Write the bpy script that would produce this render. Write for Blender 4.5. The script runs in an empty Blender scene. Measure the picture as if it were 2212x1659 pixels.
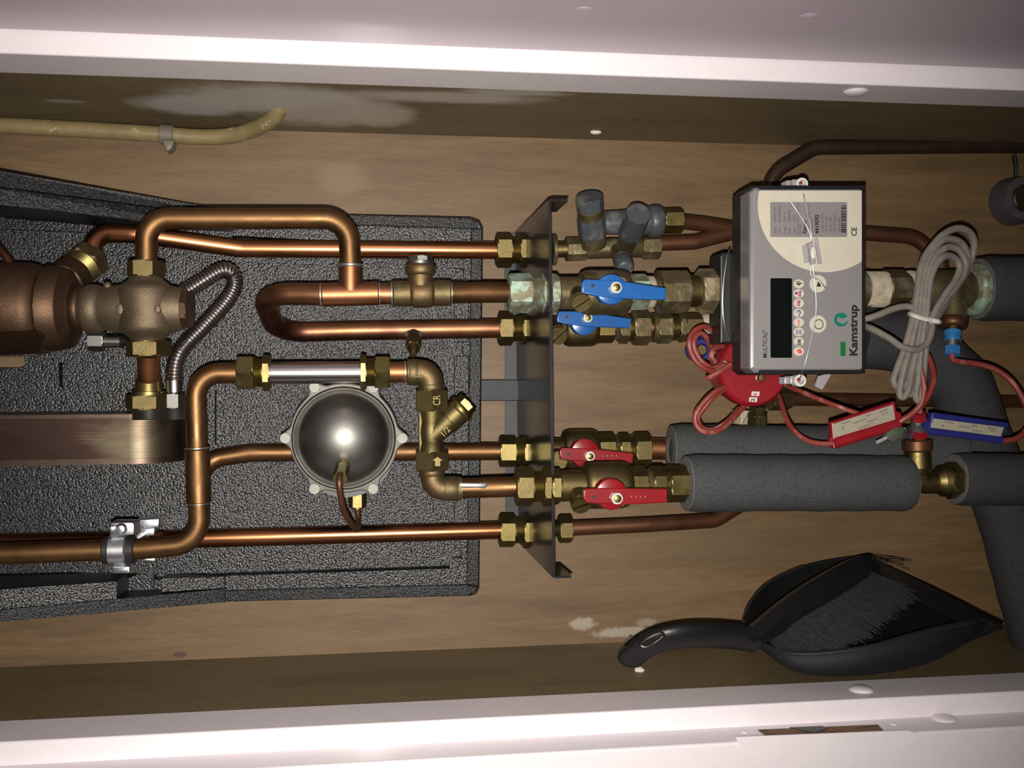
import bpy, bmesh, math, random
from mathutils import Vector, Matrix, noise as mnoise
random.seed(7)
PI = math.pi
SC = bpy.context.scene
COL = SC.collection

# ------------------------------------------------------------------ camera
F, CX, CY = 2200.0, 1106.0, 829.5           # focal length and centre in pixels of a 2212 x 1659 picture
CAM = Vector((0.0, 0.0, 1.15))
dn = Vector((16094.0, 86.5, -F)).normalized()      # world down, in camera axes (the phone is held sideways)
yc = Vector((-300.0, 9.5, -F)).normalized()        # world depth, in camera axes
yc = (yc - dn * yc.dot(dn)).normalized()
zc = -dn
xc = yc.cross(zc)
RM = Matrix((xc, yc, zc))                    # camera axes -> world axes
cam = bpy.data.cameras.new('camera')
cam.sensor_fit = 'HORIZONTAL'
cam.sensor_width = 36.0
cam.lens = 36.0 * F / 2212.0
cam.clip_start = 0.01
co = bpy.data.objects.new('camera', cam)
COL.objects.link(co)
co.matrix_world = Matrix.Translation(CAM) @ RM.to_4x4()
SC.camera = co

# ------------------------------------------------------------------ world, phone flash, exposure
w = bpy.data.worlds.new('world')
SC.world = w
w.use_nodes = True
w.node_tree.nodes['Background'].inputs['Color'].default_value = (0.9, 0.8, 0.85, 1)
w.node_tree.nodes['Background'].inputs['Strength'].default_value = 0.012
fl = bpy.data.lights.new('phone_flash', 'SPOT')
fl.energy = 66.0
fl.color = (1.0, 0.945, 0.86)
fl.spot_size = math.radians(92)
fl.spot_blend = 1.0
fl.shadow_soft_size = 0.004
fo = bpy.data.objects.new('phone_flash', fl)
COL.objects.link(fo)
fo.location = CAM + Vector((-0.024, 0.0, 0.004))
fo.rotation_euler = (RM @ Matrix.Rotation(math.radians(4.5), 3, 'Y')).to_euler()
SC.view_settings.view_transform = 'Standard'
SC.view_settings.look = 'None'
SC.view_settings.exposure = 0.0
SC.view_settings.gamma = 1.0
SC.view_settings.use_curve_mapping = False

# ------------------------------------------------------------------ measuring helpers
def ray(x, y):
    return RM @ Vector(((x - CX) / F, -(y - CY) / F, -1.0))
def P(x, y, Y):
    d = ray(x, y)
    return CAM + d * (Y / d.y)
def PX(x, y, X):
    d = ray(x, y)
    return CAM + d * (X / d.x)
def K(x, y, Y):                              # metres per pixel there
    return Y / ray(x, y).y / F
def V3(p):
    return p if isinstance(p, Vector) else P(*p)

# ------------------------------------------------------------------ materials
def _n(nt, t, **kw):
    n = nt.nodes.new(t)
    for k, v in kw.items():
        setattr(n, k, v)
    return n
def mixc(nt, fac, a, b):
    m = _n(nt, 'ShaderNodeMix', data_type='RGBA')
    L = nt.links.new
    if isinstance(fac, float): m.inputs[0].default_value = fac
    else: L(fac, m.inputs[0])
    for s, v in ((6, a), (7, b)):
        if isinstance(v, tuple): m.inputs[s].default_value = v + (1,) if len(v) == 3 else v
        else: L(v, m.inputs[s])
    return m.outputs[2]
def noise_fac(nt, vec, scale, detail=4.0, rough=0.6, lo=0.4, hi=0.6):
    n = _n(nt, 'ShaderNodeTexNoise')
    n.inputs['Scale'].default_value = scale
    n.inputs['Detail'].default_value = detail
    n.inputs['Roughness'].default_value = rough
    nt.links.new(vec, n.inputs['Vector'])
    r = _n(nt, 'ShaderNodeMapRange')
    r.inputs['From Min'].default_value = lo
    r.inputs['From Max'].default_value = hi
    nt.links.new(n.outputs['Fac'], r.inputs['Value'])
    return r.outputs['Result'], n.outputs['Fac']
def math_(nt, op, a, b=None):
    m = _n(nt, 'ShaderNodeMath', operation=op)
    for i, v in enumerate((a, b)):
        if v is None: continue
        if isinstance(v, (int, float)): m.inputs[i].default_value = v
        else: nt.links.new(v, m.inputs[i])
    return m.outputs[0]
def blob(nt, pos, c, rad, nz, amp=0.45, soft=0.25, nscale=40):
    """factor 1 inside a ragged patch around the world point c with the given radii"""
    s = _n(nt, 'ShaderNodeVectorMath', operation='SUBTRACT'); nt.links.new(pos, s.inputs[0]); s.inputs[1].default_value = c
    d = _n(nt, 'ShaderNodeVectorMath', operation='DIVIDE'); nt.links.new(s.outputs[0], d.inputs[0]); d.inputs[1].default_value = rad
    l = _n(nt, 'ShaderNodeVectorMath', operation='LENGTH'); nt.links.new(d.outputs[0], l.inputs[0])
    nn = _n(nt, 'ShaderNodeTexNoise'); nn.inputs['Scale'].default_value = nscale; nn.inputs['Detail'].default_value = 6
    nt.links.new(nz, nn.inputs['Vector'])
    v = math_(nt, 'ADD', l.outputs['Value'], math_(nt, 'MULTIPLY', math_(nt, 'SUBTRACT', nn.outputs['Fac'], 0.5), amp * 2))
    r = _n(nt, 'ShaderNodeMapRange'); r.interpolation_type = 'SMOOTHSTEP'
    r.inputs['From Min'].default_value = 1 - soft; r.inputs['From Max'].default_value = 1 + soft
    r.inputs['To Min'].default_value = 1; r.inputs['To Max'].default_value = 0
    nt.links.new(v, r.inputs['Value'])
    return r.outputs['Result']
MATS = {}
def M(name, col, rough=0.5, metal=0.0, var=0.0, vscale=60, vstretch=(1, 1, 1), col2=None, fac2=(0.5, 0.62), scale2=45,
      bump=0.0, bscale=300, rvar=0.0, spec=0.5, coat=0.0, trans=0.0, alpha=1.0, bead=0.0, beadscale=260):
    m = bpy.data.materials.new(name)
    m.use_nodes = True
    nt = m.node_tree
    b = nt.nodes['Principled BSDF']
    L = nt.links.new
    tc = _n(nt, 'ShaderNodeTexCoord')
    mp = _n(nt, 'ShaderNodeMapping')
    mp.inputs['Scale'].default_value = vstretch
    L(tc.outputs['Object'], mp.inputs['Vector'])
    vec = mp.outputs['Vector']
    c = tuple(col)
    out = None
    if var > 0:
        f, _ = noise_fac(nt, vec, vscale, lo=0.3, hi=0.7)
        lo = tuple(v * (1 - var) for v in c); hi = tuple(min(1, v * (1 + var)) for v in c)
        out = mixc(nt, f, lo, hi)
    if col2:
        f, _ = noise_fac(nt, vec, scale2, detail=6, lo=fac2[0], hi=fac2[1])
        out = mixc(nt, f, out if out is not None else c, tuple(col2))
    if out is not None: L(out, b.inputs['Base Color'])
    else: b.inputs['Base Color'].default_value = c + (1,)
    b.inputs['Roughness'].default_value = rough
    if rvar > 0:
        f, _ = noise_fac(nt, vec, vscale * 1.7, lo=0.3, hi=0.7)
        r = _n(nt, 'ShaderNodeMapRange')
        r.inputs['To Min'].default_value = max(0.05, rough - rvar); r.inputs['To Max'].default_value = min(1, rough + rvar)
        L(f, r.inputs['Value']); L(r.outputs['Result'], b.inputs['Roughness'])
    b.inputs['Metallic'].default_value = metal
    b.inputs['Specular IOR Level'].default_value = spec
    if coat: b.inputs['Coat Weight'].default_value = coat; b.inputs['Coat Roughness'].default_value = 0.12
    if trans: b.inputs['Transmission Weight'].default_value = trans; b.inputs['IOR'].default_value = 1.45
    if bump > 0:
        n = _n(nt, 'ShaderNodeTexNoise'); n.inputs['Scale'].default_value = bscale; n.inputs['Detail'].default_value = 3
        L(vec, n.inputs['Vector'])
        bp = _n(nt, 'ShaderNodeBump'); bp.inputs['Strength'].default_value = bump; bp.inputs['Distance'].default_value = 0.001
        L(n.outputs['Fac'], bp.inputs['Height']); L(bp.outputs['Normal'], b.inputs['Normal'])
    if bead > 0:
        v = _n(nt, 'ShaderNodeTexVoronoi'); v.inputs['Scale'].default_value = beadscale
        L(tc.outputs['Object'], v.inputs['Vector'])
        h = math_(nt, 'MULTIPLY', math_(nt, 'POWER', v.outputs['Distance'], 2.0), -1.0)
        n = _n(nt, 'ShaderNodeTexNoise'); n.inputs['Scale'].default_value = 700
        L(tc.outputs['Object'], n.inputs['Vector'])
        h = math_(nt, 'ADD', h, math_(nt, 'MULTIPLY', n.outputs['Fac'], 0.25))
        bp = _n(nt, 'ShaderNodeBump'); bp.inputs['Strength'].default_value = bead; bp.inputs['Distance'].default_value = 0.003
        L(h, bp.inputs['Height']); L(bp.outputs['Normal'], b.inputs['Normal'])
        sp = _n(nt, 'ShaderNodeSeparateColor'); L(v.outputs['Color'], sp.inputs['Color'])
        pw = math_(nt, 'POWER', sp.outputs['Red'], 4.0)
        cc = mixc(nt, pw, tuple(x * 0.7 for x in c), tuple(x * 3.2 for x in c))
        ed = _n(nt, 'ShaderNodeMapRange'); ed.inputs['From Min'].default_value = .35; ed.inputs['From Max'].default_value = .75
        L(v.outputs['Distance'], ed.inputs['Value'])
        cc = mixc(nt, ed.outputs['Result'], cc, tuple(x * 0.3 for x in c))
        L(cc, b.inputs['Base Color'])
    MATS[name] = m
    return m

copper = M('copper', (0.2876, 0.1255, 0.0612), 0.44, 1.0, var=0.14, vscale=22, vstretch=(1, 1, .35), rvar=0.06)
copper_bright = M('smooth_copper', (0.335, 0.142, 0.067), 0.31, 1.0, var=0.16, vscale=18, vstretch=(1, 1, .3), rvar=0.05)
nut_mat = M('plated_nut', (0.46, 0.46, 0.44), 0.5, 0.9)
block_brass = M('pale_scaled_brass', (0.20, 0.155, 0.085), 0.55, 0.6, var=0.3, vscale=60, col2=(0.36, 0.30, 0.20), fac2=(0.45, 0.6), scale2=60, bump=0.3)
copper_gold = M('aged_copper', (0.1724, 0.0933, 0.0422), 0.48, 1.0, var=0.16, vscale=26, rvar=0.07)
copper_brown = M('brown_copper', (0.1300, 0.0574, 0.0306), 0.48, 0.75, var=0.25, vscale=30)
copper_dark = M('dark_oxidised_copper', (0.05, 0.03, 0.02), 0.5, 0.6, var=0.3, vscale=30)
copper_heat = M('heat_stained_copper', (0.2646, 0.1260, 0.0662), 0.43, 1.0, var=0.15, vscale=20, col2=(0.17, 0.065, 0.05), fac2=(0.47, 0.6), scale2=14)
solder = M('solder', (0.3850, 0.3920, 0.3850), 0.4, 0.9, var=0.15)
brass = M('brass', (0.1836, 0.1469, 0.0582), 0.44, 1.0, var=0.15, vscale=40, rvar=0.08)
brass_cast = M('cast_brass', (0.1499, 0.1163, 0.0521), 0.5, 1.0, var=0.14, vscale=60, bump=0.25, bscale=900)
brass_old = M('dull_cast_brass', (0.1680, 0.1280, 0.0656), 0.56, 0.95, var=0.25, vscale=50, bump=0.3, bscale=700, col2=(0.17, 0.10, 0.05), fac2=(0.5, .66), scale2=40)
brass_grimy = M('limescaled_brass', (0.135, 0.105, 0.052), 0.5, 0.75, var=0.3, vscale=60, col2=(0.30, 0.265, 0.21), fac2=(0.52, 0.68), scale2=42, bump=0.3)
brass_green = M('verdigris_brass', (0.20, 0.19, 0.12), 0.6, 0.45, var=0.3, vscale=60, col2=(0.30, 0.42, 0.34), fac2=(0.46, 0.58), scale2=60, bump=0.4)
bronze = M('bronze_casting', (0.0956, 0.0561, 0.0344), 0.5, 0.9, var=0.2, vscale=30, bump=0.35, bscale=800)
bronze_grey = M('grey_bronze_casting', (0.155, 0.118, 0.078), 0.56, 0.85, var=0.18, vscale=40, bump=0.45, bscale=900)
steel = M('stainless_steel', (0.3680, 0.3440, 0.3360), 0.3, 1.0, var=0.06, vscale=30, vstretch=(8, 8, .3))
steel_dull = M('dull_stainless_steel', (0.2032, 0.1987, 0.1850), 0.45, 1.0, var=0.2, vscale=18, coat=0.25)
zinc = M('cast_zinc', (0.24, 0.235, 0.215), 0.6, 0.85, var=0.1, vscale=60, bump=0.1, bscale=900)
chrome = M('zinc_plated_steel', (0.6624, 0.6808, 0.7176), 0.36, 1.0, var=0.15, vscale=120)
phe_mat = M('brazed_plate_stack', (0.0474, 0.0273, 0.0219), 0.42, 0.9, var=0.25, vscale=30, vstretch=(1, 1, .3), col2=(0.11, 0.092, 0.06), fac2=(.5, .6), scale2=12)
phe_cover = M('heat_exchanger_cover', (0.0857, 0.0605, 0.0463), 0.4, 0.95, var=0.2, vscale=30)
epp = M('black_bead_foam', (0.021, 0.0213, 0.0255), 0.38, bead=0.26, beadscale=480, spec=0.5)
epp_smooth = M('black_moulded_foam', (0.015, 0.0152, 0.0185), 0.45, bead=0.18, beadscale=480, spec=0.28)
black_steel = M('black_painted_steel', (0.016, 0.016, 0.017), 0.2, spec=0.6, var=0.2)
black_matt_steel = M('satin_black_steel', (0.022, 0.024, 0.029), 0.5, spec=0.3, var=0.25)
foam = M('grey_pipe_foam', (0.0510, 0.0540, 0.0576), 0.75, var=0.3, vscale=420, bump=0.8, bscale=1000, spec=0.35)
foam_dark = M('dark_pipe_foam', (0.0390, 0.0390, 0.0429), 0.8, var=0.3, vscale=420, bump=0.7, bscale=1000, spec=0.3)
foam_cut = M('cut_pipe_foam', (0.1020, 0.0990, 0.0990), 0.9, var=0.25, vscale=150, bump=0.9, bscale=500)
grey_plastic = M('grey_plastic', (0.0562, 0.0622, 0.0713), 0.42, var=0.15, col2=(0.16, 0.155, 0.145), fac2=(0.56, 0.7), scale2=40)
black_plastic = M('black_plastic', (0.0072, 0.0072, 0.0078), 0.42, var=0.15, spec=0.5)
black_matt = M('black_bristle', (0.0210, 0.0222, 0.0276), 0.5, var=0.35, vscale=200)
blue_paint = M('blue_lever_paint', (0.0104, 0.0922, 0.3226), 0.3, var=0.08, coat=0.4)
red_paint = M('red_lever_paint', (0.2160, 0.0058, 0.0106), 0.3, var=0.08, coat=0.4)
red_plastic = M('red_plastic', (0.2405, 0.0078, 0.0143), 0.38, var=0.12)
red_cable = M('dusty_red_cable', (0.2167, 0.0351, 0.0255), 0.5, var=0.2, vscale=80, col2=(0.38, 0.17, 0.14), fac2=(.55, .7), scale2=50)
blue_plastic = M('blue_plastic', (0.018, 0.022, 0.16), 0.4, var=0.15)
sky_plastic = M('light_blue_plastic', (0.03, 0.16, 0.40), 0.4, var=0.15)
grey_cable = M('light_grey_cable', (0.1739, 0.1528, 0.1344), 0.55, var=0.2, vscale=90)
cream_tape = M('hemp_and_paste', (0.3900, 0.3450, 0.2550), 0.8, var=0.3, vscale=90, bump=0.8, bscale=260)
label_cream = M('cream_label_print', (0.3300, 0.3000, 0.2325), 0.5, var=0.06)
face_silver = M('silver_front_foil', (0.2448, 0.2312, 0.2346), 0.42, 0.15, var=0.02)
face_cream = M('cream_front_foil', (0.5412, 0.5002, 0.4100), 0.5, var=0.03)
label_grey = M('grey_data_plate', (0.2232, 0.2052, 0.2160), 0.45, var=0.03)
cover_grey = M('smoked_cover', (0.1680, 0.1600, 0.1800), 0.25, var=0.05, coat=0.3)
lcd = M('dark_display', (0.004, 0.006, 0.006), 0.12)
ink = M('black_print', (0.012, 0.011, 0.012), 0.5)
ink_grey = M('grey_print', (0.10, 0.085, 0.10), 0.5)
ink_red = M('red_print', (0.62, 0.09, 0.10), 0.5)
ink_blue = M('blue_print', (0.06, 0.05, 0.32), 0.5)
green_print = M('green_print', (0.0, 0.155, 0.115), 0.45)
green_leaf = M('green_window', (0.006, 0.13, 0.03), 0.4)
clear_plastic = M('clear_plastic', (0.6240, 0.5920, 0.6240), 0.15, trans=0.55)
white_plastic = M('white_plastic', (0.6120, 0.5865, 0.5525), 0.45)
wire_mat = M('silver_wire', (0.30, 0.30, 0.31), 0.4, 1.0)
conduit_mat = M('cream_conduit', (0.2160, 0.1680, 0.0780), 0.45, var=0.14, vscale=50, col2=(0.5, 0.43, 0.28), fac2=(.6, .7), scale2=60)
clip_mat = M('grey_clip', (0.1440, 0.1260, 0.0930), 0.5, var=0.15)
plaster = M('white_filler', (0.66, 0.63, 0.58), 0.9, bump=0.5)
white_paint = M('white_gloss_paint', (0.76, 0.705, 0.748), 0.38, var=0.02, bump=0.12, bscale=130, coat=0.2)
slot_wood = M('raw_wood', (0.20, 0.105, 0.05), 0.8, var=0.4, vscale=60, vstretch=(6, 6, 1), col2=(.02, .015, .012), fac2=(.55, .62), scale2=30)
sleeve_mat = M('purple_grey_sleeve', (0.0600, 0.0520, 0.0620), 0.6, var=0.2)
black_pan = M('matt_black_plastic', (0.0055, 0.0055, 0.006), 0.6, spec=0.22, var=0.15)
rubber = M('black_rubber', (0.01, 0.01, 0.011), 0.5)
tag_back = M('lead_green', (0.06, 0.075, 0.05), 0.5, var=0.2)

def wall_mat(name, base, light, dark, grain, patches, rough=0.55):
    m = bpy.data.materials.new(name); m.use_nodes = True
    nt = m.node_tree; b = nt.nodes['Principled BSDF']; L = nt.links.new
    g = _n(nt, 'ShaderNodeNewGeometry')
    pos = g.outputs['Position']
    mp = _n(nt, 'ShaderNodeMapping'); mp.inputs['Scale'].default_value = grain
    L(pos, mp.inputs['Vector'])
    f1, _ = noise_fac(nt, mp.outputs['Vector'], 6.0, detail=5, lo=0.35, hi=0.65)
    c = mixc(nt, f1, base, light)
    f2, _ = noise_fac(nt, mp.outputs['Vector'], 2.2, detail=5, rough=.65, lo=0.48, hi=0.68)
    c = mixc(nt, f2, c, dark)
    f3, _ = noise_fac(nt, mp.outputs['Vector'], 60.0, detail=2, lo=0.3, hi=0.9)
    c = mixc(nt, math_(nt, 'MULTIPLY', f3, 0.22), c, dark)
    f4, _ = noise_fac(nt, mp.outputs['Vector'], 22.0, detail=6, rough=.7, lo=0.42, hi=0.72)
    c = mixc(nt, math_(nt, 'MULTIPLY', f4, 0.38), c, tuple(v * .72 for v in dark))
    fs, _ = noise_fac(nt, pos, 55, detail=2, lo=0.745, hi=0.77)
    c = mixc(nt, math_(nt, 'MULTIPLY', fs, .6), c, tuple(v * .35 for v in dark))
    for (cen, rad, colr, amt, nsc, soft) in patches:
        f = blob(nt, pos, cen, rad, pos, nscale=nsc, soft=soft, amp=.75 if nsc > 50 else .45)
        c = mixc(nt, math_(nt, 'MULTIPLY', f, amt), c, colr)
    L(c, b.inputs['Base Color'])
    b.inputs['Roughness'].default_value = rough
    bp = _n(nt, 'ShaderNodeBump'); bp.inputs['Strength'].default_value = 0.12; bp.inputs['Distance'].default_value = 0.001
    L(f3, bp.inputs['Height']); L(bp.outputs['Normal'], b.inputs['Normal'])
    return m

# ------------------------------------------------------------------ mesh helpers
def frame(axis):
    a = axis.normalized()
    u = Vector((0, -1, 0)) - a * Vector((0, -1, 0)).dot(a)
    if u.length < 0.15:
        u = Vector((1, 0, 0)) - a * a.x
    u.normalize()
    return a, u, a.cross(u)
def fillet(pts, rad, n=8):
    out = [pts[0]]
    for i in range(1, len(pts) - 1):
        a, b, c = pts[i - 1], pts[i], pts[i + 1]
        d1 = (a - b); d2 = (c - b)
        l1, l2 = d1.length, d2.length
        d1.normalize(); d2.normalize()
        ang = d1.angle(d2)
        if ang > PI - 0.02:
            out.append(b); continue
        t = min(rad / math.tan(ang / 2), l1 * 0.49, l2 * 0.49)
        r = t * math.tan(ang / 2)
        p1 = b + d1 * t; p2 = b + d2 * t
        bis = (d1 + d2).normalized()
        cen = b + bis * (r / math.sin(ang / 2))
        e1 = p1 - cen; e2 = p2 - cen
        for k in range(n + 1):
            out.append(cen + e1.normalized().slerp(e2.normalized(), k / n) * r)
    out.append(pts[-1])
    return out
def spline(pts, n=8, closed=False):
    q = list(pts); out = []
    N = len(q)
    rng = range(N) if closed else range(N - 1)
    for i in rng:
        if closed: p0, p1, p2, p3 = q[i - 1], q[i], q[(i + 1) % N], q[(i + 2) % N]
        else: p0, p1, p2, p3 = q[max(0, i - 1)], q[i], q[i + 1], q[min(N - 1, i + 2)]
        for k in range(n):
            t = k / n
            out.append(0.5 * ((2 * p1) + (p2 - p0) * t + (2 * p0 - 5 * p1 + 4 * p2 - p3) * t * t + (3 * p1 - p0 - 3 * p2 + p3) * t ** 3))
    if not closed: out.append(q[-1])
    return out
def resample(pts, step):
    out = [pts[0]]; acc = 0.0
    for a, b in zip(pts, pts[1:]):
        d = (b - a).length; pos = step - acc
        while pos <= d:
            out.append(a.lerp(b, pos / d)); pos += step
        acc = (acc + d) % step
    return out
class MB:
    def __init__(s): s.v = []; s.f = []
    def add(s, vs, fs):
        o = len(s.v); s.v += [Vector(p) for p in vs]; s.f += [tuple(i + o for i in f) for f in fs]
        return s
    def rings(s, rings, cap=True, closed=False):
        n = len(rings[0]); o = len(s.v)
        for r in rings: s.v += r
        m = len(rings)
        for i in range(m if closed else m - 1):
            for j in range(n):
                a = o + i * n + j; b = o + i * n + (j + 1) % n
                i2 = (i + 1) % m
                s.f.append((a, b, o + i2 * n + (j + 1) % n, o + i2 * n + j))
        if cap and not closed:
            s.f.append(tuple(o + j for j in reversed(range(n)))); s.f.append(tuple(o + (m - 1) * n + j for j in range(n)))
        return s
    def tube(s, pts, r, seg=16, cap=True, closed=False, flat=1.0, updir=None):
        N = len(pts)
        rs = r if isinstance(r, (list, tuple)) else [r] * N
        T = []
        for i in range(N):
            a = pts[i - 1] if (i > 0 or closed) else pts[0]
            b = pts[(i + 1) % N] if (i < N - 1 or closed) else pts[-1]
            t = b - a
            T.append(t.normalized() if t.length > 1e-9 else (T[-1] if T else Vector((0, 0, 1))))
        _, u, _w = frame(T[0])
        R = []
        for i in range(N):
            u = (u - T[i] * u.dot(T[i]))
            u = u.normalized() if u.length > 1e-6 else frame(T[i])[1]
            wv = T[i].cross(u)
            R.append([pts[i] + u * (rs[i] * flat * math.cos(2 * PI * j / seg)) + wv * (rs[i] * math.sin(2 * PI * j / seg)) for j in range(seg)])
        return s.rings(R, cap, closed)
    def lathe(s, p0, axis, prof, seg=28, phase=0.0, cap=True):
        a, u, wv = frame(axis)
        R = []
        for t, r in prof:
            c = p0 + a * t; r = max(r, 1e-5)
            R.append([c + u * (r * math.cos(2 * PI * j / seg + phase)) + wv * (r * math.sin(2 * PI * j / seg + phase)) for j in range(seg)])
        return s.rings(R, cap)
    def hexa(s, p0, axis, L, r, phase=PI / 6, n=6, ch=0.09):
        """hexagon nut: chamfered by trimming the corners at both ends"""
        a, u, wv = frame(axis)
        c = min(L * 0.16, r * 0.075)
        st = 4
        R = []
        for t, k in ((0, 0), (c, 1), (L - c, 1), (L, 0)):
            ring = []
            for j in range(n):
                for q in range(st):
                    a0 = phase + 2 * PI * j / n; a1 = phase + 2 * PI * (j + 1) / n
                    f = q / st
                    x = math.cos(a0) * (1 - f) + math.cos(a1) * f; y = math.sin(a0) * (1 - f) + math.sin(a1) * f
                    l = math.hypot(x, y)
                    if not k:
                        m = min(l, math.cos(PI / n) * 1.02)
                        x, y = x / l * m, y / l * m
                    ring.append(p0 + a * t + u * (x * r) + wv * (y * r))
            R.append(ring)
        return s.rings(R)
    def prism(s, pts, off, bev=0.0):
        """polygon (list of points) pushed by the vector off, with an optional bevel round the first face"""
        n = len(pts)
        d = off.normalized()
        R = []
        if bev > 0:
            ins = []
            nrm = d
            cen = sum(pts, Vector()) / n
            for i in range(n):
                e1 = (pts[i] - pts[i - 1]).normalized(); e2 = (pts[(i + 1) % n] - pts[i]).normalized()
                n1 = e1.cross(nrm); n2 = e2.cross(nrm)
                m = (n1 + n2)
                m = m.normalized() if m.length > 1e-6 else n1
                q = pts[i] + m * (bev / max(0.4, m.dot(n1)))
                q2 = pts[i] - m * (bev / max(0.4, m.dot(n1)))
                ins.append(q if (q - cen).length < (q2 - cen).length else q2)
            R.append(ins)
            R.append([p.lerp(q, .35) + d * bev * .3 for p, q in zip(pts, ins)])
            R.append([p + d * bev for p in pts])
        else: R.append(list(pts))
        R.append([p + off for p in pts])
        return s.rings(R)
    def box(s, c, ax, ay, az):
        p = [c + ax * i + ay * j + az * k for i in (-1, 1) for j in (-1, 1) for k in (-1, 1)]
        return s.add(p, [(0, 1, 3, 2), (4, 6, 7, 5), (0, 4, 5, 1), (2, 3, 7, 6), (0, 2, 6, 4), (1, 5, 7, 3)])
    def sphere(s, c, r, seg=16, squash=(1, 1, 1)):
        R = []
        for i in range(1, seg // 2):
            a = PI * i / (seg // 2)
            R.append([c + Vector((r * math.sin(a) * math.cos(2 * PI * j / seg) * squash[0], r * math.sin(a) * math.sin(2 * PI * j / seg) * squash[1], r * math.cos(a) * squash[2])) for j in range(seg)])
        return s.rings(R)
ORG = {}
def link_mesh(name, mb, mat, org, smooth=True, angle=35):
    me = bpy.data.meshes.new(name)
    me.from_pydata([tuple(p - org) for p in mb.v], [], mb.f)
    bm = bmesh.new(); bm.from_mesh(me)
    bmesh.ops.recalc_face_normals(bm, faces=bm.faces)
    bm.to_mesh(me); bm.free()
    if smooth:
        me.shade_smooth()
        me.set_sharp_from_angle(angle=math.radians(angle))
    me.materials.append(mat)
    o = bpy.data.objects.new(name, me)
    COL.objects.link(o)
    return o
def weighted(o):
    md = o.modifiers.new('normals', 'WEIGHTED_NORMAL'); md.keep_sharp = True; md.weight = 80
def tag(o, label, cat, group=None):
    o['label'] = label; o['category'] = cat
    if group: o['group'] = group
    return o
def thing(name, label, cat, org, group=None):
    o = bpy.data.objects.new(name, None)
    o.empty_display_size = 0.01
    COL.objects.link(o)
    org = V3(org)
    o.location = org
    ORG[o] = org
    return tag(o, label, cat, group)
def part(name, mb, mat, parent, label=None, smooth=True, angle=35):
    o = link_mesh(name, mb, mat, ORG[parent], smooth, angle)
    o.parent = parent
    ORG[o] = ORG[parent]
    if label: o['label'] = label
    return o
def solo(name, mb, mat, label, cat, group=None, smooth=True, angle=35):
    org = sum(mb.v, Vector()) / len(mb.v)
    o = link_mesh(name, mb, mat, org, smooth, angle)
    o.location = org
    ORG[o] = org
    return tag(o, label, cat, group)
def struct(name, mb, mat, smooth=False):
    org = sum(mb.v, Vector()) / len(mb.v)
    o = link_mesh(name, mb, mat, org, smooth)
    o.location = org; ORG[o] = org
    o['kind'] = 'structure'
    if smooth: weighted(o)
    return o
def slab(mb, pts, Yf, Yb, bev=0.0):
    """outline in pixels at depth Yf (or its own depth per point), pushed straight back to Yb"""
    q = [P(p[0], p[1], p[2] if len(p) > 2 else Yf) for p in pts]
    if any(len(p) > 2 for p in pts):
        return mb.rings([q, [Vector((a.x, Yb, a.z)) for a in q]])
    return mb.prism(q, Vector((0, Yb - Yf, 0)), bev)
def circ(x, y, rx, ry=None, n=24, a0=0, a1=2 * PI):
    ry = rx if ry is None else ry
    return [(x + rx * math.cos(a0 + (a1 - a0) * i / n), y + ry * math.sin(a0 + (a1 - a0) * i / n)) for i in range(n)]
def rrect(x0, y0, x1, y1, r, n=4):
    o = []
    for cx, cy, a in ((x1 - r, y0 + r, -PI / 2), (x1 - r, y1 - r, 0), (x0 + r, y1 - r, PI / 2), (x0 + r, y0 + r, PI)):
        o += [(cx + r * math.cos(a + PI / 2 * i / n), cy + r * math.sin(a + PI / 2 * i / n)) for i in range(n + 1)]
    return o
def cut(o, mb):
    """carve the shape mb out of the mesh object o, for good"""
    c = link_mesh('cutter', mb, black_plastic, ORG[o], False)
    c.location = o.matrix_world.translation if o.parent is None else (0, 0, 0)
    if o.parent: c.parent = o.parent
    md = o.modifiers.new('b', 'BOOLEAN'); md.operation = 'DIFFERENCE'; md.object = c; md.solver = 'EXACT'
    dg = bpy.context.evaluated_depsgraph_get(); dg.update()
    me = bpy.data.meshes.new_from_object(o.evaluated_get(dg))
    o.modifiers.clear()
    old = o.data; o.data = me; bpy.data.meshes.remove(old)
    bpy.data.objects.remove(c)

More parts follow.
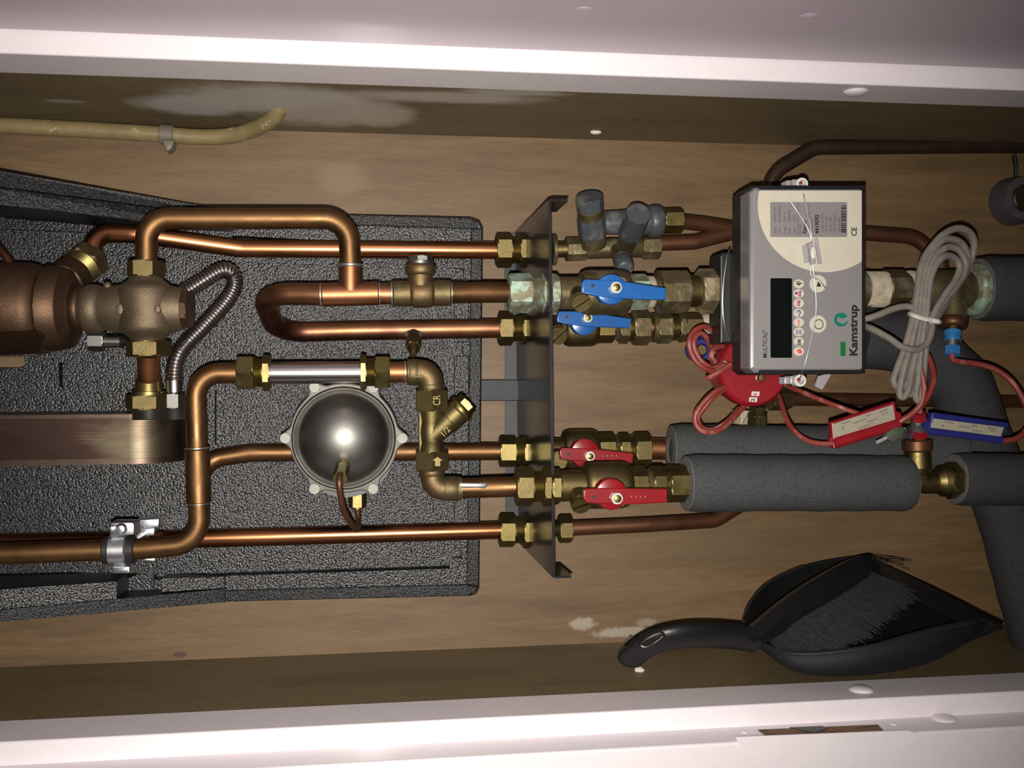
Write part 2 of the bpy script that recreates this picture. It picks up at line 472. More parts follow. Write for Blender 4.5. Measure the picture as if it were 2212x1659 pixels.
def seg(mb, A, B, kind, s0, s1, d, axis=0, phase=PI / 6, n=28):
    """one turned or hexagonal length along the pixel line A-B, from s0 to s1, d pixels across"""
    a, b = P(*A), P(*B)
    den = (B[axis] - A[axis])
    p0 = a.lerp(b, (s0 - A[axis]) / den); p1 = a.lerp(b, (s1 - A[axis]) / den)
    ax = p1 - p0; L = ax.length
    xm = A[0] + (B[0] - A[0]) * ((s0 + s1) / 2 - A[axis]) / den; ym = A[1] + (B[1] - A[1]) * ((s0 + s1) / 2 - A[axis]) / den
    Ym = A[2] + (B[2] - A[2]) * ((s0 + s1) / 2 - A[axis]) / den
    k = K(xm, ym, Ym)
    if isinstance(d, tuple): r0, r1 = d[0] * k / 2, d[1] * k / 2
    else: r0 = r1 = d * k / 2
    if kind == 'hex': mb.hexa(p0, ax, L, r0, phase)
    elif kind == 'oct': mb.hexa(p0, ax, L, r0, phase, n=8)
    elif kind == 'cyl':
        c = min(L * 0.12, r0 * 0.08)
        mb.lathe(p0, ax, [(0, r0 - c), (c, r0), (L - c, r1), (L, r1 - c)], n)
    elif kind == 'rnd':
        c = min(L * 0.3, r0 * 0.3)
        mb.lathe(p0, ax, [(0, r0 - c), (c * .3, r0 - c * .4), (c, r0), (L - c, r1), (L - c * .3, r1 - c * .4), (L, r1 - c)], n)
    elif kind == 'thr':
        m = max(3, int(L / 0.0016)); pr = []
        for i in range(m):
            pr += [(L * i / m, r0 * .94), (L * (i + .5) / m, r0)]
        mb.lathe(p0, ax, pr + [(L, r0 * .94)], n)
    elif kind == 'ball':
        pr = []
        for i in range(11):
            t = i / 10; pr.append((L * t, r1 + (r0 - r1) * math.sin(PI * t) ** 0.7))
        mb.lathe(p0, ax, pr, n)
    elif kind == 'drum':
        mb.lathe(p0, ax, [(0, r1), (L * .04, r0 * .9), (L * .1, r0 * .96), (L * .18, r0), (L * .80, r0), (L * .9, r0 * .96), (L * .96, r0 * .9), (L, r1)], n)
    elif kind == 'ring':
        mb.lathe(p0, ax, [(0, r0 * .93), (L * .25, r0), (L * .75, r0), (L, r0 * .93)], n)
    return mb
def segs(root, A, B, lst, axis=0, parent=None):
    out = []
    for it in lst:
        name, kind, s0, s1, d, mat = it[:6]
        kw = it[6] if len(it) > 6 else {}
        o = part(name, seg(MB(), A, B, kind, s0, s1, d, axis, **kw), mat, parent or root, smooth=kind not in ('hex', 'oct'))
        out.append(o)
    return out
def pipe_mb(pts, d, rad=0.0, mb=None, n=20, fn=8):
    """bent pipe through pixel points; d in pixels at the middle point"""
    q = [P(*p) for p in pts]
    m = pts[len(pts) // 2]
    r = d * K(*m) / 2
    if rad: q = fillet(q, rad * K(*m), fn)
    return (mb or MB()).tube(q, r, n)
def cable_mb(pts, d, mb=None, n=8, sm=6, closed=False):
    q = [P(*p) for p in pts]
    r = d * K(*pts[len(pts) // 2]) / 2
    return (mb or MB()).tube(spline(q, sm, closed), r, n, closed=closed)
def text(parent, s, x, y, Y, h, mat, rot=0.0, name='lettering', ext=0.00012, bold=0.0, align='LEFT', sx=1.0):
    """lettering that starts at the pixel (x, y) and runs up the picture (the world's +X) when rot = 0; h = capital height in pixels"""
    cu = bpy.data.curves.new(name, 'FONT')
    cu.body = s
    k = K(x, y, Y)
    cu.size = h * k / 0.70
    cu.extrude = ext; cu.offset = bold * k
    cu.resolution_u = 3; cu.align_x = align
    cu.materials.append(mat)
    tmp = bpy.data.objects.new(name, cu)
    me = bpy.data.meshes.new_from_object(tmp)
    bpy.data.objects.remove(tmp); bpy.data.curves.remove(cu)
    me.name = name
    if not me.materials: me.materials.append(mat)
    o = bpy.data.objects.new(name, me)
    COL.objects.link(o)
    o.parent = parent
    ORG[o] = ORG[parent]
    o.matrix_local = Matrix.Translation(P(x, y, Y) - ORG[parent]) @ (Matrix.Rotation(PI / 2, 4, 'X') @ Matrix.Rotation(rot, 4, 'Z')) @ Matrix.Diagonal((sx, 1, 1, 1))
    return o
# ------------------------------------------------------------------ depths (metres in front of the lens)
YB = 1.20      # back panel
YI = 1.00      # back edge of the white frame
YO = 0.939     # front of the inner frame
YF = 0.90      # front of the outer frame
YL = 1.135     # pipes that lie low against the foam shell
YH = 1.02      # pipes that stand out
XT = P(1106, 155, YO).x
XB = P(1106, 1548, YO).x
XD = P(1106, 108, YO).x
XR = P(1106, 1596, YO).x
ZT, ZB_ = 2.35, 0.0

# ------------------------------------------------------------------ the setting
def pos(x, y, Y): p = P(x, y, Y); return tuple(p)
k0 = K(1106, 830, YB)
WH = (0.60, 0.56, 0.50)
ply = wall_mat('plywood', (0.152, 0.091, 0.040), (0.185, 0.114, 0.053), (0.104, 0.061, 0.027), (14, 3, 1.6), [
    (pos(1258, 1347, YB), (13 * k0, .05, 28 * k0), (0.36, 0.32, 0.26), .8, 110, .3),
    (pos(1345, 1366, YB), (11 * k0, .05, 62 * k0), (0.36, 0.32, 0.26), .75, 110, .35),
    (pos(1395, 1345, YB), (9 * k0, .05, 22 * k0), (0.30, 0.26, 0.20), .6, 110, .4),
    (pos(740, 385, YB), (34 * k0, .05, 52 * k0), (0.24, 0.165, 0.10), .45, 22, .5),
    (pos(1650, 1175, YB), (40 * k0, .05, 260 * k0), (0.105, 0.072, 0.036), .55, 18, .5),
    (pos(1840, 1120, YB), (40 * k0, .05, 120 * k0), (0.10, 0.066, 0.03), .5, 30, .4),
    (pos(390, 1414, YB), (6 * k0, .05, 14 * k0), (0.06, 0.03, 0.02), .9, 60, .3)])
def posx(x, y, X): return tuple(PX(x, y, X))
side_t = wall_mat('brown_side_paint', (0.150, 0.112, 0.060), (0.168, 0.126, 0.068), (0.115, 0.084, 0.045), (6, 6, 2), [
    (posx(420, 232, XT), (.05, .035, .055), (0.50, 0.47, 0.46), .85, 30, .4),
    (posx(560, 214, XT), (.05, .045, .080), (0.52, 0.48, 0.45), .82, 26, .4),
    (posx(690, 238, XT), (.05, .065, .075), (0.50, 0.46, 0.41), .82, 28, .4),
    (posx(810, 252, XT), (.05, .045, .042), (0.46, 0.41, 0.35), .85, 30, .3),
    (posx(960, 214, XT), (.05, .020, .09), (0.48, 0.44, 0.39), .8, 34, .45),
    (posx(1110, 203, XT), (.05, .012, .05), (0.44, 0.40, 0.36), .8, 40, .4),
    (posx(140, 222, XT), (.05, .006, .02), (0.36, 0.33, 0.32), .7, 40, .4)], 0.5)
side_b = wall_mat('olive_side_paint', (0.155, 0.115, 0.058), (0.172, 0.130, 0.066), (0.122, 0.090, 0.045), (6, 6, 2), [
    (posx(950, 1450, XB), (.05, .02, .09), (0.10, 0.072, 0.034), .5, 40, .4),
    (posx(1330, 1378, XB), (.05, .02, .06), (0.3, 0.27, 0.2), .35, 40, .5)], 0.5)
X0, X1 = -0.62, 0.62
def xbox(x0, x1, y0, y1, z0, z1):
    return MB().box(Vector(((x0 + x1) / 2, (y0 + y1) / 2, (z0 + z1) / 2)), Vector(((x1 - x0) / 2, 0, 0)), Vector((0, (y1 - y0) / 2, 0)), Vector((0, 0, (z1 - z0) / 2)))
struct('wall_back', xbox(XB - .03, XT + .03, YB, YB + .018, ZB_, ZT), ply)
struct('wall_right', xbox(XT + .0015, XT + .022, YI, YB, ZB_, ZT), side_t)
struct('wall_left', xbox(XB - .022, XB - .004, YI, YB, ZB_, ZT), side_b)
floor_mat = M('floor_screed', (0.22, 0.19, 0.16), 0.8, var=0.2)
struct('floor', xbox(X0, X1, -0.3, YB + .02, -0.02, 0.0), floor_mat)
struct('ceiling', xbox(XB - .03, XT + .03, YI, YB, ZT, ZT + .02), floor_mat)
# right-hand frame strip (its face catches the flash), with the screw cap
def bevel_prism(x0, x1, y0, y1, r=0.0025):
    """upright board of rectangular section with a rounded arris"""
    sec = []
    for cx, cy, a in ((x1 - r, y0 + r, -PI / 2), (x1 - r, y1 - r, 0), (x0 + r, y1 - r, PI / 2), (x0 + r, y0 + r, PI)):
        sec += [(cx + r * math.cos(a + PI / 2 * i / 4), cy + r * math.sin(a + PI / 2 * i / 4)) for i in range(5)]
    return MB().rings([[Vector((x, y, z)) for x, y in sec] for z in (ZB_, ZT)])
tr = struct('trim_1', bevel_prism(XT, XD + .012, YO, YI), white_paint, True)
tl = struct('trim_2', bevel_prism(XR - .012, XB, YO, YI), white_paint, True)
tf = struct('trim_3', bevel_prism(-0.60, XR, YF, YI, .003), white_paint, True)
def cap(parent, x, y, X, ry, rz):
    c = PX(x, y, X)
    s = 1 if X < 0 else -1
    mb = MB()
    R = []
    for i in range(5):
        a = PI / 2 * i / 5
        R.append([c + Vector((s * (0.0045 * math.sin(a) - .0004), ry * math.cos(a) * math.cos(2 * PI * j / 20), rz * math.cos(a) * math.sin(2 * PI * j / 20))) for j in range(20)])
    mb.rings(R)
    part('screw_cap', mb, white_paint, parent)
cap(tr, 1848, 198, XT, .0125, .0125)
cap(tl, 1860, 1490, XB, .0125, .0125)
cap(tf, 2040, 1553, XR, .012, .0125)
# strike plate painted over, with the raw slot cut through it
q = lambda x, y: PX(x, y, XR + .0006)
part('strike_plate', MB().prism([Vector((P(a, b, YF - .0012).x, YF - .0012, P(a, b, YF - .0012).z)) for a, b in [(1588, 1592), (1700, 1588), (1960, 1578), (1982, 1584), (1984, 1598), (1965, 1610), (1780, 1622), (1640, 1630), (1605, 1622)]], Vector((0, .0016, 0))), white_paint, tf, smooth=False)
part('slot', MB().prism([q(1637, 1576), q(1655, 1589), q(1908, 1577), q(1896, 1565)], Vector((-.004, 0, 0))), slot_wood, tf, 'bare wood slot of the strike plate')
part('latch_mark', MB().prism([PX(a, b, XR + .0011) for a, b in [(1706, 1571), (1775, 1568), (1790, 1572), (1762, 1582), (1745, 1579)]], Vector((-.002, 0, 0))), black_plastic, tf, smooth=False)
for px_, py_ in ((1608, 1580), (1932, 1563)):
    c = PX(px_, py_, XR + .0008)
    part('screw', MB().lathe(c - Vector((.001, 0, 0)), Vector((1, 0, 0)), [(0, .0035), (.001, .003), (.0016, .001)], 10), white_paint, tf)
# open cupboard door, swung towards the room on the right-hand side
door_mat = M('satin_white_door_paint', (0.52, 0.435, 0.50), 0.33, var=0.04, vscale=7, bump=0.12, bscale=60)
dr = struct('door_1', bevel_prism(XD, XD + .038, 0.30, YO - .002, .0015), door_mat, True)
for px_, py_ in ((1747, 36), (1262, 22)):
    c = PX(px_, py_, XD)
    part('screw_cap', MB().lathe(c + Vector((.0008, 0, 0)), Vector((-1, 0, 0)), [(0, .008), (.001, .0075), (.0016, .004), (.0018, .0005)], 18), door_mat, dr)

# ------------------------------------------------------------------ black foam shell
YE = 1.155
sh = thing('insulation_shell', 'large black bead foam back shell behind all the copper pipes of the heating unit', 'insulation', (520, 900, YE))
base = part('base_panel', slab(MB(), [(-70, 428), (330, 446), (500, 455), (760, 462), (1018, 468), (1036, 475), (1044, 490), (1036, 1272), (1030, 1283), (1018, 1288), (480, 1301), (-70, 1330)], YE, YB - .0005, 0.003), epp, sh, smooth=False)
cm = MB()
slab(cm, rrect(-90, 768, 47, 795, 12), YE - .01, YB + .01)          # oblong hole down to the panel
cut(base, cm)
for pts in ([(-90, 1234), (300, 1241), (264, 1256), (252, 1259), (-90, 1284)], [(-90, 452), (0, 457), (300, 488), (430, 502), (300, 506), (0, 494), (-90, 489)]):
    cm = MB(); slab(cm, pts, YE - .006, YB - .008); cut(base, cm)
for a in ((124, 782, 133, 836), (462, 842, 470, 962), (983, 578, 1003, 597), (982, 746, 1001, 764), (980, 1000, 1000, 1020), (978, 1190, 998, 1208)):
    cm = MB(); slab(cm, rrect(*a, 2), YE - .006, YE + .014); cut(base, cm)
for pts in ([(500, 507), (760, 521), (1000, 521), (1000, 533), (500, 528)], [(330, 1243), (480, 1236), (972, 1222), (972, 1230), (480, 1246), (330, 1255)]):
    cm = MB(); slab(cm, pts, YE - .005, YE + .020); cut(base, cm)
# raised border and inner ledges
rt = YE - .004
part('border_strip', slab(MB(), [(520, 457), (1014, 470), (1030, 478), (1034, 492), (1016, 494), (520, 478)], rt, YE + .001, .001), epp_smooth, sh, smooth=False)
part('border_strip', slab(MB(), [(1018, 494), (1042, 494), (1034, 1268), (1008, 1262)], rt, YE + .001, .001), epp_smooth, sh, smooth=False)
part('border_strip', slab(MB(), [(486, 1276), (1006, 1263), (1032, 1268), (1026, 1282), (1012, 1287), (486, 1300)], rt, YE + .001, .001), epp_smooth, sh, smooth=False)
for y0, y1 in ((602, 740), (768, 850), (880, 990), (1030, 1185)):
    part('end_ledge', slab(MB(), rrect(981, y0, 1013, y1, 3), rt + .001, YE + .001, .001), epp, sh, smooth=False)
# side walls rising towards the room at the top of the unit
part('side_wall', slab(MB(), [(-70, 358, 1.055), (0, 368, 1.062), (405, 439, 1.125), (560, 459, 1.152), (560, 476, 1.152), (329, 447, 1.11), (0, 403, 1.062), (-70, 395, 1.055)], 0, YE + .002), epp_smooth, sh, smooth=False)
part('side_wall', slab(MB(), [(-70, 397, 1.048), (0, 405, 1.055), (329, 449, 1.103), (500, 472, 1.14), (500, 497, 1.14), (311, 479, 1.103), (0, 442, 1.055), (-70, 434, 1.048)], 0, YE + .002), epp, sh, smooth=False)
part('side_wall', slab(MB(), [(-70, 1322, 1.075), (0, 1318, 1.08), (253, 1294, 1.11), (486, 1272, 1.145), (486, 1301, 1.145), (0, 1344, 1.08), (-70, 1349, 1.075)], 0, YE + .002), epp_smooth, sh, smooth=False)
part('side_wall', slab(MB(), [(-70, 1278, 1.068), (0, 1274, 1.073), (252, 1256, 1.10), (252, 1293, 1.10), (0, 1316, 1.073), (-70, 1321, 1.068)], 0, YE + .002), epp, sh, smooth=False)
part('side_wall', slab(MB(), [(350, 1250, 1.125), (484, 1246, 1.14), (484, 1270, 1.14), (350, 1279, 1.125)], 0, YE + .002), epp, sh, smooth=False)

# ------------------------------------------------------------------ cream conduit, top left of the picture
cd = thing('conduit', 'cream plastic conduit ending in a filled hole in the brown cupboard side', 'conduit', (300, 290, 1.165))
part('tube', cable_mb([(-70, 268, 1.165), (100, 276, 1.165), (330, 289, 1.165), (430, 296, 1.165), (500, 293, 1.16), (545, 280, 1.146), (575, 266, 1.130), (592, 252, 1.118), (601, 238, 1.112), (607, 222, 1.108)], 35, n=20, sm=8), conduit_mat, cd)
a = MB()
A, B = (330, 289, 1.165), (400, 293, 1.165)
seg(a, A, B, 'cyl', 346, 376, 43)
slab(a, [(350, 300), (376, 302), (371, 320), (360, 328), (353, 318)], 1.148, 1.166, .002)
part('clip', a, clip_mat, cd, 'grey pipe clip')

# ------------------------------------------------------------------ pipes that reach the frame's left side (the upper part of the unit)
def bronze_parts():
    t = thing('control_valve', 'brown cast bronze valve with a barrel body and union nuts above the plate heat exchanger', 'valve', (300, 668, 1.03))
    A, B = (-60, 666, 1.04), (420, 668, 1.02)
    segs(t, A, B, [('neck_ring', 'rnd', 160, 182, 96, bronze),
                   ('body', 'rnd', 178, 226, 106, bronze_grey)])
    m = MB(); seg(m, A, B, 'ball', 218, 398, (110, 88))
    kc = K(316, 660, YH)
    for p_, q_ in ((P(316, 668, YH), P(316, 598, YH)), (P(318, 668, YH), P(320, 738, YH))):
        L_ = (q_ - p_).length
        m.lathe(p_, q_ - p_, [(L_ * f, kc * r) for f, r in ((0, 60), (.3, 60), (.55, 59.5), (.66, 57), (.74, 51), (.82, 43.5), (.9, 37), (1, 33.5))], 36)
    part('body', m, bronze_grey, t, angle=60)
    segs(t, A, B, [('end_cap', 'oct', 392, 411, 84, bronze)])
    segs(t, (316, 640, YH), (316, 560, YH), [('seat_ring', 'cyl', 606, 597, 58, brass), ('union_nut', 'hex', 599, 564, 80, brass_cast)], axis=1)
    segs(t, (320, 700, YH), (322, 780, YH), [('seat_ring', 'cyl', 726, 740, 66, bronze), ('union_nut', 'hex', 737, 770, 96, brass_cast)], axis=1)
    for i, (x, y) in enumerate(((258, 668), (339, 668))):
        m = MB(); slab(m, circ(x, y, 8 - i, 12 - i * 3, 12), YH - .0275, YH - .015, .001)
        part('cast_mark', m, bronze_grey, t)
    text(t, '25', 343, 677, YH - .0268, 11, bronze_grey, ext=.0006, rot=-.5)
    part('peg', MB().sphere(P(232, 617, YH), 9 * K(232, 617, YH)), bronze_grey, t)
    r = thing('regulator_housing', 'big brown bronze regulator housing cut off by the picture edge, left of the bronze valve', 'regulator', (60, 668, 1.04))
    segs(r, A, B, [('housing', 'rnd', -90, 108, 198, bronze, {'n': 14}), ('shoulder', 'cyl', 104, 150, (190, 176), bronze, {'n': 14}), ('flange', 'cyl', 148, 164, (172, 120), bronze)])
    m = MB(); slab(m, [(-70, 722, .985), (78, 714, .985), (90, 722, .99), (88, 762, 1.022), (-70, 768, 1.022)], 0, 1.05)
    part('nameplate_boss', m, bronze, r)
    segs(r, (180, 737, 1.03), (280, 738, 1.03), [('bolt_head', 'hex', 192, 226, 44, steel_dull), ('spindle', 'cyl', 226, 262, 26, steel), ('spindle_tip', 'cyl', 262, 276, (30, 14), black_plastic)])
    segs(r, (150, 600, 1.06), (205, 550, 1.10), [('outlet', 'cyl', 138, 160, 84, bronze), ('thread', 'thr', 158, 180, 76, brass), ('nut', 'hex', 176, 194, 88, brass_old)])
    return t
bronze_parts()
cp = thing('copper_pipe', 'thin copper pipe end above the regulator housing at the picture edge', 'pipe', (0, 545, 1.06))
part('tube', pipe_mb([(-30, 500, 1.08), (18, 562, 1.06), (30, 600, 1.05)], 18), copper, cp)

def pipe(label, pts, d, rad, mat, extra=None, name='copper_pipe'):
    m = pipe_mb(pts, d, rad)
    t = thing(name, label, 'pipe', pts[len(pts) // 2])
    part('tube', m, mat, t)
    return t
pA = pipe('copper pipe arching from the bronze valve to the copper tee', [(316, 568, YH), (316, 472, YH), (753, 472, YH), (757, 580, YH)], 46, 58, copper_gold)
pB = pipe('long copper pipe behind the arched pipe, sloping from the regulator to the bracket', [(196, 568, 1.09), (204, 505, 1.10), (290, 505, YL - .015), (520, 537, YL), (1086, 541, YL)], 40.5, 110, copper_bright)
pC = pipe('copper pipe in the front chrome clamp, bending up through a soldered sleeve', [(-80, 1199, YH), (300, 1186, YH), (432, 1174, YH), (421, 806, YH), (530, 806, YH)], 45.5, 58, copper_gold)
segs(pC, (432, 1174, YH), (423, 880, YH), [('sleeve', 'cyl', 1087, 970, 52, copper_gold), ('solder_ring', 'ring', 970, 966, 53, solder), ('solder_ring', 'ring', 1089, 1086, 50, solder)], axis=1)
pE = pipe('longest straight copper pipe, running behind the clamped pipe to the lower fitting of the bracket', [(-80, 1175, YL), (557, 1160, YL), (1090, 1145, YL)], 40, 0, copper_bright)
pD = pipe('copper pipe passing behind the steel dome to the upper red valve', [(418, 1060, 1.12), (452, 992, YL), (540, 978, YL), (1090, 975, YL)], 40, 46, copper_gold)
pU = pipe('copper hairpin pipe bending back under the copper tee', [(700, 636, YH), (566, 634, YH + .012), (596, 719, YL - .006), (760, 714, YL), (1090, 709, YL)], 44, 76, copper_heat)
segs(pU, (893, 712, YL - .01), (893, 775, YL - .06), [('nipple', 'cyl', 722, 732, 26, brass_old), ('nipple', 'hex', 732, 752, 34, brass_cast), ('nipple', 'cyl', 752, 766, (26, 16), brass)], axis=1)
part('solder_patch', MB().sphere(P(893, 722, YL - .012), 20 * K(893, 722, YL), squash=(.5, .5, 1)), solder, pU)
t = thing('copper_tee', 'soldered copper tee joining the arched pipe and the hairpin pipe', 'pipe fitting', (757, 636, YH))
m = MB(); seg(m, (690, 637, YH), (830, 634, YH), 'cyl', 695, 818, 51); seg(m, (757, 630, YH), (757, 570, YH), 'cyl', 632, 576, 51, axis=1)
part('body', m, copper, t)
segs(t, (757, 630, YH), (757, 560, YH), [('solder_ring', 'ring', 577, 570, 52, solder)], axis=1)
segs(t, (690, 637, YH), (830, 634, YH), [('solder_ring', 'ring', 691, 695, 52, solder), ('solder_ring', 'ring', 818, 821, 51, solder)])
pipe('short copper pipe between the copper tee and the brass tee', [(815, 635, YH), (835, 635, YH), (852, 635, YH)], 46, 0, copper)
t = thing('brass_tee', 'dull cast brass tee with a capped upper branch', 'pipe fitting', (908, 636, YH))
m = MB(); seg(m, (840, 635, YH), (980, 633, YH), 'cyl', 848, 887, 56); seg(m, (840, 635, YH), (980, 633, YH), 'rnd', 884, 938, 62); seg(m, (840, 635, YH), (980, 633, YH), 'cyl', 935, 973, 56)
seg(m, (908, 630, YH), (908, 560, YH), 'cyl', 632, 590, 54, axis=1); seg(m, (908, 630, YH), (908, 560, YH), 'rnd', 596, 570, 67, axis=1)
part('body', m, brass_old, t)
segs(t, (908, 600, YH), (908, 545, YH), [('cap', 'cyl', 572, 564, 58, steel_dull), ('cap', 'oct', 565, 554, 54, steel_dull)], axis=1)
segs(t, (840, 635, YH), (980, 633, YH), [('solder_ring', 'ring', 844, 848, 53, solder), ('solder_ring', 'ring', 973, 976, 52, solder)])
pipe('copper pipe between the brass tee and the verdigris fitting', [(970, 633, YH), (1040, 632, YH + .005), (1110, 632, 1.03)], 45, 0, copper_gold)

# corrugated steel hose
t = thing('corrugated_hose', 'looped corrugated stainless steel hose beside the bronze valve', 'hose', (440, 680, YH + .02))
pts = resample(spline([P(*p) for p in [(380, 646, 1.05), (400, 632, 1.05), (440, 606, 1.05), (480, 584, 1.055), (502, 592, 1.06), (506, 618, 1.06), (488, 652, 1.055), (440, 705, 1.045), (398, 748, 1.04), (380, 782, 1.035), (376, 822, 1.035)]], 14), 0.00082)
k = K(440, 680, 1.05)
part('bellows', MB().tube(pts, [(18.8, 17.6, 14.2, 17.6)[i % 4] * k for i in range(len(pts))], 18), steel, t, angle=70)
segs(t, (376, 818, 1.035), (377, 900, 1.035), [('ferrule', 'cyl', 818, 849, 35, steel), ('nut', 'hex', 850, 882, 46, steel_dull)], axis=1)

# plate heat exchanger
t = thing('plate_heat_exchanger', 'brazed plate heat exchanger with a rounded end, fed by two threaded ports', 'heat exchanger', (200, 950, 1.04))
def phe_section(xa, xb, grow=0.0):
    """rounded bar lying along the picture, between two picture rows, as a slice of the stack"""
    p0 = P(120, xa, 1.035); p1 = P(120, xb, 1.035)
    zr = P(405, 950, 1.085).z
    r = .047 + grow
    yc_ = 1.083
    sec = [(zr - grow + r - r * math.cos(a), yc_ - r * math.sin(a)) for a in [PI / 2 - PI * i / 16 for i in range(17)]]
    sec = [(zz, yy) for zz, yy in sec]
    top = P(-120, 950, 1.035).z
    sec = [(top, sec[0][1])] + sec + [(top, sec[-1][1])]
    return MB().rings([[Vector((x, yy, zz)) for zz, yy in sec] for x in (p0.x, p1.x)])
part('cover_plate', phe_section(896, 904.5, .001), phe_cover, t)
part('cover_plate', phe_section(992.5, 1005, .001), phe_cover, t)
npl = 22
for i in range(npl):
    ya = 905.5 + (992 - 905.5) * i / npl
    o = part('plate', phe_section(ya, ya + 86.5 / npl * .78, 0 if i % 2 else -.0008), phe_mat, t)
m = phe_section(905, 992.5, -.0035); part('core', m, phe_mat, t)
segs(t, (322, 910, 1.04), (321, 850, 1.04), [('port', 'thr', 906, 884, 72, steel_dull)], axis=1)
segs(t, (378, 910, 1.045), (378, 850, 1.045), [('port', 'thr', 906, 882, 42, steel_dull)], axis=1)
pipe('short vertical copper pipe between the bronze valve and the heat exchanger', [(321, 764, YH), (321, 800, YH + .008), (321, 832, YH + .015)], 48, 0, copper)
t = thing('brass_union', 'brass union nut with a stepped collar on the larger heat exchanger port', 'pipe fitting', (321, 860, 1.035))
segs(t, (321, 810, 1.035), (321, 890, 1.035), [('solder_ring', 'ring', 814, 819, 51, solder), ('collar', 'cyl', 819, 847, (54, 60), brass), ('washer', 'cyl', 845, 854, 72, brass), ('nut', 'hex', 853, 885, 96, brass_cast)], axis=1)

# ------------------------------------------------------------------ steel tube with its two unions, elbow, strainer
def union(label, A, B, lst):
    t = thing('brass_union', label, 'pipe fitting', ((A[0] + B[0]) / 2, (A[1] + B[1]) / 2, A[2]))
    segs(t, A, B, lst); return t
A, B = (500, 806, YH), (880, 804, YH)
union('brass union left of the straight stainless tube', A, B, [('nut', 'hex', 513, 549, 81, brass, {'phase': 0}), ('thread', 'thr', 548, 567, 62, brass), ('collar', 'hex', 566, 583, 78, brass)])
union('brass union between the stainless tube and the cast elbow', A, B, [('collar', 'hex', 776, 790, 78, brass), ('thread', 'thr', 789, 809, 62, brass), ('nut', 'hex', 808, 841, 78, brass, {'phase': 0})])
solo('stainless_tube', seg(MB(), A, B, 'cyl', 578, 782, 48), steel, 'straight shiny stainless steel tube between two brass unions', 'pipe')
pipe('short copper pipe between the right-hand union and the cast elbow', [(836, 804, YH), (860, 804, YH), (884, 804, YH)], 45, 0, copper)
def elbow(label, pts, d, socks, mat=brass_old, rad=36):
    t = thing('cast_elbow', label, 'pipe fitting', pts[1])
    m = pipe_mb(pts, d, rad)
    for A_, B_, s0, s1, dd, ax in socks: seg(m, A_, B_, 'rnd', s0, s1, dd, ax)
    part('body', m, mat, t)
    return t
t = elbow('cast brass elbow above the strainer', [(880, 804, YH), (930, 804, YH), (931, 852, YH)], 55, [((870, 804, YH), (930, 804, YH), 877, 908, 58, 0), ((930, 800, YH), (932, 860, YH), 826, 846, 57, 1)])
segs(t, (870, 804, YH), (930, 804, YH), [('solder_ring', 'ring', 873, 877, 50, solder)])
text(t, 'N22', 888, 815, YH - .0142, 9, brass_old, ext=.0005, rot=-PI / 2)
t = elbow('cast brass elbow below the strainer', [(932, 1006, YH), (936, 1056, YH), (996, 1055, YH)], 52, [((930, 1056, YH), (996, 1055, YH), 952, 994, 54, 0), ((932, 1006, YH), (935, 1056, YH), 1010, 1030, 56, 1)])
segs(t, (930, 1056, YH), (1000, 1055, YH), [('solder_ring', 'ring', 993, 998, 47, solder)])
t = thing('strainer', 'brass Y-strainer with a slanting screw cap between two elbows', 'strainer', (933, 930, YH))
A, B = (932, 840, YH), (933, 1020, YH)
segs(t, A, B, [('hex_end', 'hex', 842, 888, 76, brass_cast, {'phase': 0}), ('hex_end', 'hex', 974, 1016, 78, brass_cast, {'phase': 0})], axis=1)
m = MB(); seg(m, A, B, 'cyl', 884, 925, (54, 44), axis=1); seg(m, A, B, 'ball', 905, 962, (52, 42), axis=1); seg(m, A, B, 'cyl', 946, 978, (44, 56), axis=1)
A2, B2 = (928, 946, YH - .001), (1012, 868, YH - .004)
seg(m, A2, B2, 'cyl', 930, 972, (46, 56)); seg(m, A2, B2, 'cyl', 970, 1000, 58)
part('body', m, brass_cast, t)
slab(m2 := MB(), [(905, 888), (914, 886), (914, 976), (905, 976)], YH - .004, YH + .004, .001); part('rib', m2, brass_cast, t)
segs(t, A2, B2, [('cap', 'rnd', 988, 1002, 62, brass), ('cap', 'hex', 1000, 1013, 50, brass)])
text(t, 'CR', 951, 876, YH - .0175, 16, brass_cast, ext=.0007, rot=0, sx=.75)
m = MB(); slab(m, [(945, 987), (957, 995), (951, 995), (951, 1007), (940, 1007), (940, 995), (934, 995)], YH - .0182, YH - .015); part('arrow_mark', m, brass_cast, t)
text(t, '1/2', 958, 946, YH - .0135, 13, brass_cast, ext=.0006, rot=-.75)
pL = pipe('copper pipe with a silver solder run, from the lower elbow to the bracket', [(990, 1055, YH), (1060, 1053, YH), (1125, 1051, YH - .005)], 44, 0, copper_gold)
m = MB(); q = [P(993, 1049, YH - .0105), P(1030, 1049, YH - .0105), P(1048, 1049, YH - .0105), P(1054, 1049, YH - .0102)]
kk = K(1020, 1050, YH); m.tube(q, [6 * kk, 5 * kk, 6.5 * kk, 1 * kk], 10, flat=.35); part('solder_run', m, solder, pL, 'silver run of solder')

